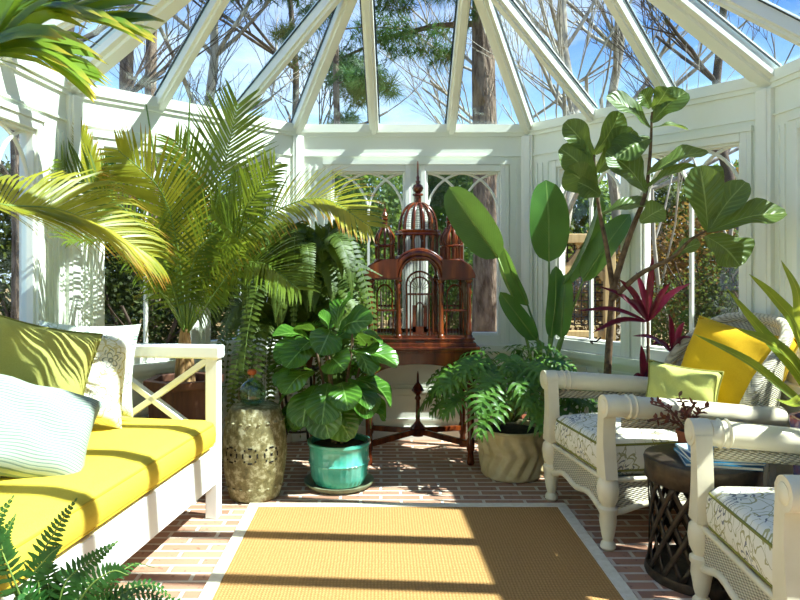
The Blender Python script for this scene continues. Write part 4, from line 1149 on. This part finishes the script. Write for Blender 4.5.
# -- split-leaf philodendron in the ivory pot
qx, qy = .735, 3.88
ph = thing('potted_philodendron', 'split-leaf philodendron in an ivory zigzag pot before the angled wall', 'potted plant', (qx, qy, 0))
zig = lambda a, z: .017*(abs(((a*7/PI+abs(((z*7) % 2)-1)*1.0) % 1)-.5)*2-.5)*(1 if .02 < z < .25 else 0)
pot(ph, [(.02, .001), (.16, .002), (.168, .012)]+[(.170+.016*i/27, .025+.0073*i) for i in range(28)]+[(.19, .252), (.196, .262), (.19, .272), (.175, .27), (.172, .24), (.02, .23)], qx, qy, 'ivory', .245, .172, zig, n=144, smooth=60)
def split_leaf(mb, base, tip, width, nrm, r, m=0):
    base, tip = V(base), V(tip); L_ = (tip-base).length; nrm = V(nrm).normalized()
    S_ = spline([base, base.lerp(tip, .5)+nrm*L_*.1, tip-nrm*L_*.04], 14)
    blade(mb, S_, width*.30, nrm, 'leaf', .1, 0, 2, m)
    for k in range(7):
        t = .06+.80*k/6; j = int(t*14); p = S_[j]; T = (S_[min(14, j+1)]-S_[max(0, j-1)]).normalized(); sd_ = T.cross(nrm).normalized()
        ll = width*.58*math.sin(PI*(.32+.6*k/6))**.8; ang = math.radians(118-15*k)
        for sg in (-1, 1):
            d = T*math.cos(ang)+sd_*sg*math.sin(ang)
            q = spline([p, p+d*ll*.55+nrm*.012, p+d*ll+T*ll*.18-nrm*ll*.18], 5)
            blade(mb, q, width*.105, nrm, 'leaf', .15, 0, 2, m)
def philo(root, x, y, z, n, reach, r, zr=(0.0, 1.0)):
    for k in range(n):
        a = k*2.399+r.uniform(-.2, .2); t = (k+.5)/n; el = 1.25-1.05*t+r.uniform(-.1, .1)
        rr_ = reach*r.uniform(.75, 1.05)
        b = V((x+.05*math.cos(a), y+.05*math.sin(a), z))
        top = b+V((math.cos(a)*math.cos(el)*rr_, math.sin(a)*math.cos(el)*rr_*.8, math.sin(el)*rr_*.95+.06))
        mb = MB(); mb.tube(spline([b, b.lerp(top, .5)+V((0, 0, .10)), top], 8), .005, 5, 1)
        out = V((math.cos(a), math.sin(a)*.8, -.3-.5*t)).normalized(); ln = r.uniform(.15, .21)
        nr = (V((0, 0, 1))+V((math.cos(a), math.sin(a), 0))*.5+V((0, -.35, 0))).normalized()
        split_leaf(mb, top, top+out*ln, ln*.95, nr, r)
        mb.build('leaf', ['philo', 'green_stem'], root, smooth=180)
r2 = random.Random(17); philo(ph, qx-.02, qy+.03, .30, 66, .37, r2)

# -- bird of paradise
px_, py_ = .93, 4.19
bp = thing('bird_of_paradise', 'tall bird of paradise with paddle leaves behind the split-leaf plant', 'potted plant', (px_, py_, 0))
pot(bp, [(.02, .001), (.10, .002), (.125, .2), (.135, .22), (.135, .24), (.118, .24), (.11, .2), (.02, .19)], px_, py_, 'terracotta', .22, .116)
def paddle(root, base, stem_pts, tip, width, nrm, fold, mat='bop', bend=.04, wave=.01):
    mb = MB(); ps = spline([V(base)]+[V(p) for p in stem_pts], 12); mb.tube(ps, [.013-.0006*i for i in range(13)], 7, 1)
    b = ps[-1]; t_ = V(tip); S_ = spline([b, b.lerp(t_, .5)+V(nrm).normalized()*(t_-b).length*bend, t_], 16)
    blade(mb, S_, width, nrm, 'paddle', fold, wave, 6); mb.tube(S_, [.006*(1-i/18) for i in range(17)], 5, 1)
    mb.build('leaf', [mat, 'green_stem'], root, smooth=180)
B0 = V((px_, py_, .23)); Yb = 4.15
paddle(bp, B0, [P(528, 345, Yb), P(498, 258, 4.05)], P(449, 187, 3.98), .235, (-.5, -.85, .3), .25)
paddle(bp, B0+V((.02, -.02, 0)), [P(549, 345, Yb), P(549, 262, Yb)], P(546, 180, 4.15), .265, (.15, -1, .1), .12)
paddle(bp, B0+V((.03, 0, 0)), [P(551, 345, Yb), P(563, 285, 4.1)], P(600, 196, 4.05), .16, (.8, -.6, .1), .75)
paddle(bp, B0+V((.04, .0, 0)), [P(562, 340, Yb), P(583, 281, 4.05)], P(630, 214, 3.95), .17, (-.55, -.8, .4), .3)
paddle(bp, B0+V((.03, -.03, 0)), [P(549, 350, 4.1), P(551, 338, 4.1)], P(556, 266, 4.1), .15, (.4, -1, 0), .2)
paddle(bp, B0+V((.05, -.03, 0)), [P(557, 350, 4.1), P(561, 338, 4.1)], P(566, 274, 4.1), .13, (-.5, -1, 0), .4)
paddle(bp, B0+V((-.02, 0, 0)), [P(538, 345, Yb), P(528, 306, Yb)], P(503, 247, 4.1), .13, (-.8, -.6, .1), .5)
paddle(bp, B0+V((-.02, -.02, 0)), [P(541, 350, Yb), P(536, 340, Yb)], P(500, 292, 4.1), .12, (-.4, -.9, .3), .45)

# -- tall fig tree
tx_, ty_ = 1.255, 3.83
ft = thing('fig_tree', 'tall slender fiddle-leaf fig tree behind the armchair holding the pillows', 'potted plant', (tx_, ty_, 0))
pot(ft, [(.02, .001), (.11, .002), (.14, .25), (.15, .27), (.15, .29), (.13, .29), (.12, .25), (.02, .24)], tx_, ty_, 'terracotta', .27, .126)
T0 = V((tx_, ty_, .26)); mb = MB()
tk = spline([T0, P(607, 385, 3.80), P(610, 330, 3.78), P(613, 285, 3.74)], 14); mb.tube(tk, [.025-.0005*i for i in range(15)], 8)
s1 = spline([P(613, 290, 3.745), P(607, 250, 3.7), P(600, 215, 3.68), P(596, 185, 3.65), P(594, 155, 3.62)], 12); mb.tube(s1, [.016-.0009*i for i in range(13)], 7)
s2 = spline([P(613, 288, 3.745), P(628, 240, 3.66), P(645, 195, 3.6), P(650, 155, 3.58), P(652, 112, 3.55)], 14); mb.tube(s2, [.018-.0009*i for i in range(15)], 7)
s3 = spline([P(611, 300, 3.75), P(640, 274, 3.6), P(672, 258, 3.4), P(690, 240, 3.28), P(706, 231, 3.2)], 14); mb.tube(s3, [.016-.0008*i for i in range(15)], 7)
mb.build('trunk', 'stem', ft, smooth=60)
def FL(b, t_, w, nrm=(0, -.5, 1), Yb=3.6, Yt=None, fold=.25, bend=.1, wave=.05):
    Yt = Yt or Yb-.05
    leaf_part(ft, 'fig_tree', P(b[0], b[1], Yb), P(t_[0], t_[1], Yt), w/690*Yb*1.15, nrm, 'fiddle', fold, wave, bend)
for a in [((650,128),(606,98),28,(.2,-.8,.6),3.56), ((652,122),(686,92),30,(-.5,-.7,.4),3.55), ((652,128),(688,130),20,(0,-.3,1),3.55), ((650,138),(616,158),30,(-.3,-.8,.4),3.58),
          ((594,158),(565,122),24,(-.4,-.7,.5),3.63), ((595,154),(620,112),24,(.4,-.8,.3),3.62), ((597,185),(560,148),34,(-.2,-.8,.5),3.64), ((597,172),(634,130),30,(.3,-.8,.4),3.63),
          ((597,192),(567,168),30,(-.5,-.8,.0),3.6), ((600,195),(578,182),24,(-.2,-.9,.2),3.6), ((646,192),(606,152),36,(.3,-.9,.3),3.58), ((647,175),(708,152),28,(.1,-.5,.9),3.55), ((645,188),(696,166),20,(.1,-.4,.9),3.5),
          ((602,214),(652,206),28,(.1,-.5,.9),3.65), ((640,222),(664,208),22,(-.2,-.9,.3),3.55), ((650,108),(640,92),20,(-.3,-.7,.4),3.55), ((653,110),(668,88),22,(.3,-.8,.4),3.55),
          ((708,230),(700,166),32,(-.3,-.9,.1),3.2), ((710,229),(746,182),28,(-.6,-.7,.3),3.18), ((707,232),(786,213),34,(0,-.7,.8),3.18,3.05), ((706,236),(740,266),46,(.2,-.9,.4),3.2,3.1), ((672,258),(700,243),20,(0,-.6,.8),3.4), ((690,170),(722,186),26,(-.2,-.8,.5),3.4)]:
    FL(*a)

# -- red cordylines
cx_, cy_ = 1.455, 3.72
cd = thing('cordyline', 'burgundy red cordyline on bare stems behind the cane armchair', 'potted plant', (cx_, cy_, 0))
pot(cd, [(.02, .001), (.07, .002), (.09, .17), (.095, .2), (.08, .2), (.075, .17), (.02, .16)], cx_, cy_, 'terracotta', .18, .078)
mb = MB(); Yc = 3.68
for pts in ([V((cx_-.02, cy_, .17)), P(648, 370, Yc), P(648, 322, Yc)], [V((cx_+.02, cy_-.01, .17)), P(664, 400, 3.66), P(672, 353, 3.62)], [V((cx_-.03, cy_-.03, .17)), P(644, 420, 3.66), P(643, 385, 3.64)]): mb.tube(spline(pts, 8), .009, 7)
mb.build('stems', 'stem', cd, smooth=60)
def CL(b, tips, Yv, w):
    for (tx2, ty2, nn) in tips:
        B_, T_ = P(*b, Yv), P(tx2, ty2, Yv+rng.uniform(-.12, .03)); mid = B_.lerp(T_, .5)+V((0, 0, .035))
        mb = MB(); blade(mb, spline([B_, mid, T_], 10), w, nn, 'leaf', .4, 0, 4); mb.build('leaf', 'ti', cd, smooth=180)
up1 = (0, -.6, .8); fr = (.2, -1, .1)
CL((648, 322), [(578, 311, up1), (592, 333, up1), (598, 286, up1), (619, 279, fr), (636, 272, fr), (653, 256, (-.5, -.9, 0)), (671, 282, fr), (691, 283, up1), (628, 300, fr), (662, 300, fr)], Yc, .038)
CL((672, 354), [(632, 336, up1), (669, 314, fr), (692, 338, up1), (700, 350, up1), (684, 322, fr), (652, 345, up1)], 3.62, .036)
CL((643, 388), [(641, 345, fr), (632, 378, fr), (655, 372, fr), (634, 395, up1), (652, 360, fr)], 3.64, .04)

# -- strap-leaved plant in a glazed pot between the armchairs
sx_, sy_ = 1.70, 2.63
sp_ = thing('strap_leaf_plant', 'yellow-green strap-leaved plant in a tall blue pot between the armchairs', 'potted plant', (sx_, sy_, 0))
pot(sp_, [(.02, .001), (.085, .002), (.11, .3), (.115, .5), (.125, .58), (.125, .6), (.108, .6), (.1, .55), (.02, .54)], sx_, sy_, 'blue_pot', .575, .105)
K = V((sx_, sy_, .58))
for pts, w, nn in (([K, P(790, 395, 2.5), P(748, 362, 2.42), P(694, 334, 2.38)], .05, (0, -.8, .6)), ([K, P(800, 372, 2.5), P(774, 345, 2.42), P(737, 329, 2.4)], .066, (0, -.8, .6)), ([K, P(795, 370, 2.5), P(763, 333, 2.48), P(727, 289, 2.45)], .052, (-.3, -.9, .4)), ([K, P(800, 335, 2.5), P(776, 300, 2.45), P(749, 274, 2.42)], .052, (-.3, -.9, .4)), ([K, P(803, 330, 2.45), P(797, 290, 2.4), P(781, 260, 2.36)], .04, (-.8, -.6, .2)), ([K, P(840, 360, 2.5), P(850, 300, 2.45), P(830, 260, 2.4)], .05, (-.4, -.9, .2)), ([K, P(808, 400, 2.4), P(790, 405, 2.3), P(772, 398, 2.2)], .04, (0, -.6, .8)), ([K, P(860, 380, 2.5), P(890, 350, 2.4), P(910, 345, 2.3)], .05, (0, -.8, .6))):
    mb = MB(); blade(mb, spline(pts, 18), w*.95, nn, 'leaf', .35, .0, 4); mb.build('leaf', 'strap', sp_, smooth=180)

# -- little reddish plant on the side table
ux, uy = 1.235, 2.775
sc2 = thing('jade_plant', 'small reddish-leaved succulent on the lattice table behind the magazines', 'potted plant', (ux, uy, .4515))
pot(sc2, [(.01, .001), (.035, .001), (.042, .05), (.047, .058), (.047, .068), (.038, .068), (.036, .055), (.01, .05)], ux, uy, 'terracotta', .062, .037, z0=.4515)
r3 = random.Random(8); sm, lm = MB(), MB()
for k in range(15):
    a = r3.uniform(0, 2*PI); b = V((ux, uy, .51)); e = b+V((math.cos(a)*r3.uniform(.04, .19)-.03, math.sin(a)*r3.uniform(.02, .07), r3.uniform(.02, .14)))
    ps = spline([b, b.lerp(e, .5)+V((0, 0, .03)), e], 6); sm.tube(ps, .003, 5)
    for j in range(9):
        q = ps[2+j % 5]; d = V((r3.uniform(-1, 1), r3.uniform(-1, 1), r3.uniform(-.3, 1))).normalized()
        blade(lm, spline([q, q+d*r3.uniform(.018, .032)], 4), .014, (0, -.5, 1), 'leaf', .2, 0, 2)
sm.build('stems', 'rust', sc2, smooth=60); lm.build('leaves', 'succulent', sc2, smooth=180)

# -- palm in the redwood planter
gx_, gy_ = -1.045, 3.675
pl = thing('potted_palm', 'large feathery palm in a redwood planter behind the sofa arm', 'potted plant', (gx_, gy_, 0))
def ngon(r, z, n=6, off=PI/6): return [V((gx_+r*math.cos(2*PI*k/n+off), gy_+r*math.sin(2*PI*k/n+off), z)) for k in range(n)]
mb = MB(); lv = [ngon(.17, .02), ngon(.185, .54)]; mb.add(lv[0]+lv[1], [(k, (k+1) % 6, 6+(k+1) % 6, 6+k) for k in range(6)]+[(5, 4, 3, 2, 1, 0)])
mb.build('planter', 'planter_wood', pl, smooth=0, solid=.012)
mb = MB(); a, b, c, d = ngon(.165, .54), ngon(.215, .54), ngon(.215, .58), ngon(.165, .58)
q = a+b+c+d; fs = []
for k in range(6):
    k2 = (k+1) % 6
    for (i, j) in ((0, 1), (1, 2), (2, 3), (3, 0)): fs.append((i*6+k, i*6+k2, j*6+k2, j*6+k))
mb.add(q, fs); mb.build('planter_rim', 'planter_wood', pl, smooth=0, bevel=.004)
mb = MB(); mb.add(ngon(.168, .53), [(0, 1, 2, 3, 4, 5)]); mb.build('soil', 'soil', pl, smooth=0)
r4 = random.Random(12); mb = MB()
for k in range(7):
    a = k*.9; mb.tube([V((gx_+.035*math.cos(a), gy_+.03*math.sin(a), .53)), V((gx_+.03*math.cos(a), gy_+.025*math.sin(a), .66)), V((gx_+.012*math.cos(a), gy_+.01*math.sin(a), .84))], [.024, .02, .012], 8)
mb.build('trunk', 'bark', pl, smooth=60)
K0 = P(186, 335, gy_)
def PF(parent, pts, ln, n, nrm, mat='palm', **kw):
    mb = MB(); frond(mb, pts, ln, n, nrm, **kw); clampin(mb).build('frond', [mat, 'green_stem'], parent, smooth=180)
cam_n = (.05, -1, .25)
PF(pl, [K0, P(203, 270, 3.66), P(218, 195, 3.6), P(238, 104, 3.5)], .40, 62, (-.1, -1, .15), a0=80, a1=34, droop=.10, lift=.02, lw=.0135)
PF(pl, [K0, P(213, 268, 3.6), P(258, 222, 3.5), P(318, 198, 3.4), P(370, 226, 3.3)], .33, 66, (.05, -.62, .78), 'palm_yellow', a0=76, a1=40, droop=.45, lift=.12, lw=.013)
PF(pl, [K0, P(165, 262, 3.62), P(120, 205, 3.5), P(45, 160, 3.35)], .30, 44, (.1, -.8, .6), a0=70, a1=35, droop=.3)
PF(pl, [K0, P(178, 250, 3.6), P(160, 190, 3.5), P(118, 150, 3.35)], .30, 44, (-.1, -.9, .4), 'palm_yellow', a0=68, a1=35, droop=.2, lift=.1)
PF(pl, [K0, P(160, 290, 3.45), P(120, 245, 3.25), P(70, 240, 3.05)], .28, 40, (0, -.6, .8), a0=70, a1=35, droop=.5)
PF(pl, [K0, P(218, 280, 3.6), P(258, 262, 3.45), P(300, 290, 3.3)], .30, 40, (.1, -.7, .7), a0=72, a1=36, droop=.5)
PF(pl, [K0, P(200, 250, 3.75), P(205, 195, 3.8), P(175, 140, 3.7)], .30, 42, (.2, -.95, .2), a0=62, a1=34, droop=.25)
PF(pl, [K0, P(196, 255, 3.55), P(240, 215, 3.4), P(275, 165, 3.25)], .28, 40, (.1, -.9, .3), a0=64, a1=34, droop=.3)
PF(pl, [K0, P(170, 280, 3.5), P(150, 250, 3.3), P(160, 225, 3.1)], .26, 36, (0, -.7, .7), a0=70, a1=36, droop=.5)
PF(pl, [K0, P(210, 300, 3.55), P(240, 250, 3.4), P(215, 215, 3.2)], .26, 36, (0, -.8, .6), a0=68, a1=36, droop=.4)
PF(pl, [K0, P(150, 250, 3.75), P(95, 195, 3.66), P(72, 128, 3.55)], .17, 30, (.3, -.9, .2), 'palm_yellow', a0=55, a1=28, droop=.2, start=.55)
mb = MB()
for pts in ([K0, P(172, 240, 3.6), P(157, 170, 3.5), P(146, 104, 3.45)], [K0, P(188, 240, 3.66), P(187, 180, 3.6), P(190, 98, 3.55)]): mb.tube(spline(pts, 12), [.012-.0007*i for i in range(13)], 6)
mb.build('spear_leaf', 'green_stem', pl, smooth=60)

# -- second palm standing beyond the near end of the sofa; its fronds reach into view
nx_, ny_ = -1.42, 1.1
p2 = thing('potted_palm', 'broad-leaved palm whose fronds reach in above the sofa pillows', 'potted plant', (nx_, ny_, 0))
pot(p2, [(.02, .001), (.13, .002), (.17, .33), (.18, .36), (.18, .38), (.155, .38), (.15, .33), (.02, .32)], nx_, ny_, 'terracotta', .35, .155)
mb = MB()
for k in range(6):
    a = k*1.05; mb.tube([V((nx_+.05*math.cos(a), ny_+.05*math.sin(a), .34)), V((nx_+.04*math.cos(a), ny_+.04*math.sin(a), .7)), V((nx_+.015*math.cos(a), ny_+.015*math.sin(a), 1.1))], [.03, .024, .014], 8)
mb.build('trunk', 'bark', p2, smooth=60)
K2 = V((nx_, ny_, 1.08))
PF(p2, [K2, V((-1.3, 1.5, 1.45)), P(-15, 202, 2.25), P(70, 213, 2.5), P(152, 256, 2.75)], .40, 84, (.3, -.75, .6), 'palm_yellow', a0=52, a1=24, droop=.9, lw=.0095, start=.3)
PF(p2, [K2, V((-1.3, 1.3, 1.6)), P(-40, 18, 1.75), P(40, 12, 1.82), P(122, 26, 1.88)], .30, 24, (.2, -.6, .8), 'palm_near', a0=48, a1=22, droop=.55, lw=.042, start=.35, rr=.009)
PF(p2, [K2, V((-1.2, 1.2, 1.6)), P(-60, 55, 1.55), P(5, 40, 1.62), P(66, 72, 1.7)], .26, 20, (.2, -.6, .8), 'palm_near', a0=50, a1=25, droop=.7, lw=.042, start=.4, rr=.009)
PF(p2, [K2, V((-1.5, .9, 1.5)), V((-1.35, .5, 1.9)), V((-1.1, .1, 2.0))], .30, 30, (0, 0, 1), 'palm_near', lw=.03, droop=.5)
PF(p2, [K2, V((-1.2, .9, 1.6)), V((-1.0, .5, 1.8)), V((-.8, -.1, 1.8))], .30, 30, (0, 0, 1), 'palm_near', lw=.03, droop=.5)

# -- feathery fern on an iron plant stand by the corner
wx, wy = -.50, 4.12
ws = thing('plant_stand', 'black and rusty iron plant stand under the feathery fern', 'plant stand', (wx, wy, 0))
for k in range(4):
    a = k*PI/2+PI/4; mb = MB(); c, s = math.cos(a), math.sin(a)
    mb.tube(spline([(wx+.17*c, wy+.17*s, 0), (wx+.15*c, wy+.15*s, .04), (wx+.09*c, wy+.09*s, .22), (wx+.13*c, wy+.13*s, .45), (wx+.12*c, wy+.12*s, .56)], 14), .008, 7)
    mb.build('leg', 'iron' if k % 2 else 'rust', ws, smooth=60)
for zz, rr_ in ((.56, .125), (.2, .095)):
    mb = MB(); mb.tube([(wx+rr_*math.cos(2*PI*k/32), wy+rr_*math.sin(2*PI*k/32), zz) for k in range(33)], .007, 6, cap=False); mb.build('ring', 'iron', ws, smooth=60)
mb = MB(); mb.box((wx, wy, .562), (.22, .012, .006)); mb.box((wx, wy, .562), (.012, .22, .006)); mb.build('shelf_bars', 'iron', ws, smooth=0)
fr_ = thing('potted_fern', 'tall feathery fern with hanging fronds on the iron stand', 'potted plant', (wx, wy, .567))
pot(fr_, [(.01, .001), (.085, .001), (.11, .14), (.115, .16), (.1, .16), (.095, .13), (.01, .12)], wx, wy, 'terracotta', .145, .098, z0=.568)
r5 = random.Random(33); Kf = V((wx, wy, .72))
for k in range(99):
    a = r5.uniform(0, 2*PI); t = k/99; rch = r5.uniform(.24, .52)
    ca, sa_ = math.cos(a), math.sin(a)*.75-.12
    # keep clear of the corner behind
    if sa_ > .25: rch *= .55
    hgt = r5.uniform(.3, .68) if t < .65 else r5.uniform(.08, .3)
    hang = r5.uniform(.1, .5) if t < .5 else r5.uniform(.5, .95)
    pts = [Kf+V((.03*ca, .03*sa_, 0)), Kf+V((rch*.4*ca, rch*.4*sa_, hgt*.85)), Kf+V((rch*.85*ca, rch*.85*sa_, hgt)), Kf+V((rch*1.12*ca, rch*1.12*sa_, hgt-hang*.45)), Kf+V((rch*1.18*ca, rch*1.18*sa_, hgt-hang))]
    for p in pts: p.x = max(-1.0, min(.03 if p.y < 3.86 else -.22, p.x)); p.z = max(.1, p.z)
    mb = MB(); fern_frond(mb, pts, r5.uniform(.14, .20), 52, (ca*.7, sa_*.7-.5, .5), r=r5, rr=.004, slim=.12); clampin(mb).build('frond', ['fern_dark', 'green_stem'], fr_, smooth=180)

# -- Boston fern in the foreground corner
ox, oy = -.79, 1.66
bf = thing('potted_fern', 'dark green sword fern in a basket pot before the sofa', 'potted plant', (ox, oy, 0))
pot(bf, [(.02, .001), (.09, .002), (.12, .17), (.125, .2), (.11, .2), (.105, .17), (.02, .16)], ox, oy, 'terracotta', .19, .108)
r6 = random.Random(44); Kb = V((ox, oy, .2))
spec = [[P(38, 575, 1.66), P(56, 530, 1.68), P(77, 498, 1.68)], [P(62, 590, 1.66), P(90, 562, 1.7), P(118, 541, 1.74)], [P(70, 605, 1.66), P(105, 592, 1.72), P(140, 592, 1.75)], [P(5, 570, 1.62), P(-6, 530, 1.62), P(14, 495, 1.64)], [P(14, 580, 1.62), P(2, 545, 1.62), P(16, 514, 1.64)], [P(30, 590, 1.66), P(45, 560, 1.66), P(62, 545, 1.66)], [P(80, 600, 1.64), P(110, 572, 1.64), P(128, 575, 1.64)]]
for q in spec:
    mb = MB(); fern_frond(mb, [Kb]+q, .085, 21, (.1, -1, .3), r=r6, rr=.0035, curl=.05, slim=.13); mb.build('frond', ['fern_near', 'green_stem'], bf, smooth=180)
for k in range(46):
    a = r6.uniform(0, 2*PI); rch = r6.uniform(.16, .34); h = r6.uniform(.06, .24); ca, sa_ = math.cos(a), math.sin(a)
    if ca < -.1: rch *= .4
    pts = [Kb, Kb+V((rch*.45*ca, rch*.45*sa_, h*.8)), Kb+V((rch*.85*ca, rch*.85*sa_, h)), Kb+V((rch*1.15*ca, rch*1.15*sa_, h-r6.uniform(.03, .16)))]
    mb = MB(); fern_frond(mb, pts, r6.uniform(.07, .09), 22, (ca*.3, sa_*.3-.3, 1), r=r6); mb.build('frond', ['fern_near', 'green_stem'], bf, smooth=180)
# ================================================================== light, sky, camera
sd = V((-.72, .2, -1.0)).normalized()
sl = bpy.data.lights.new('sun', 'SUN'); sl.energy = 8.6; sl.angle = math.radians(.6); sl.color = (1.0, .95, .84)
so = bpy.data.objects.new('sun', sl); C.objects.link(so); so.location = (6, 0, 9)
so.rotation_euler = sd.to_track_quat('-Z', 'Y').to_euler()
w = bpy.data.worlds.new('sky'); bpy.context.scene.world = w; w.use_nodes = True
t = NT('tmp'); bpy.data.materials.remove(t.m)
nt = w.node_tree; nt.nodes.clear()
class W_(NT):
    def __init__(s): s.t = nt
t = W_()
out = t.n('ShaderNodeOutputWorld'); bg = t.n('ShaderNodeBackground')
dirv = t.n('ShaderNodeTexCoord').outputs['Generated']
sp = t.n('ShaderNodeSeparateXYZ'); t.l(dirv, sp.inputs[0])
z = sp.outputs[2]
blue = t.ramp(z, [(.0, hexc('#dbeaf5')), (.2, hexc('#a9cdee')), (.36, hexc('#2470c8')), (.9, hexc('#174f9e'))])
mp = t.n('ShaderNodeMapping'); mp.inputs['Scale'].default_value = (1.0, 1.0, 2.6); mp.inputs['Location'].default_value = (.3, .9, .2); t.l(dirv, mp.inputs[0])
cl = t.noise(mp.outputs[0], 2.3, 7, .62)
cf = t.ramp(cl, [(.5, (0, 0, 0, 1)), (.68, (1, 1, 1, 1))])
cz = t.math('SUBTRACT', 1.0, t.math('MULTIPLY', z, .9), clamp=True)
col = t.mix(t.math('MULTIPLY', cf, t.math('MULTIPLY', cz, .95), clamp=True), blue, hexc('#f4f8fb'))
t.l(col, bg.inputs[0]); bg.inputs[1].default_value = 1.0
t.l(bg.outputs[0], out.inputs[0])

cam = bpy.data.cameras.new('camera'); co = bpy.data.objects.new('camera', cam); C.objects.link(co)
co.location = (0, 0, EYE); co.rotation_euler = (PI/2, 0, 0)
cam.sensor_width = 36; cam.lens = 36*FPX/800; cam.shift_x = (400-CX)/800; cam.shift_y = -(300-CY)/800
cam.clip_start = .02; cam.clip_end = 200
sc = bpy.context.scene; sc.camera = co
sc.view_settings.view_transform = 'Standard'; sc.view_settings.look = 'None'
sc.view_settings.exposure = .82; sc.view_settings.gamma = 1; sc.view_settings.use_curve_mapping = False
sc.cycles.max_bounces = 10; sc.cycles.transparent_max_bounces = 24; sc.cycles.diffuse_bounces = 5
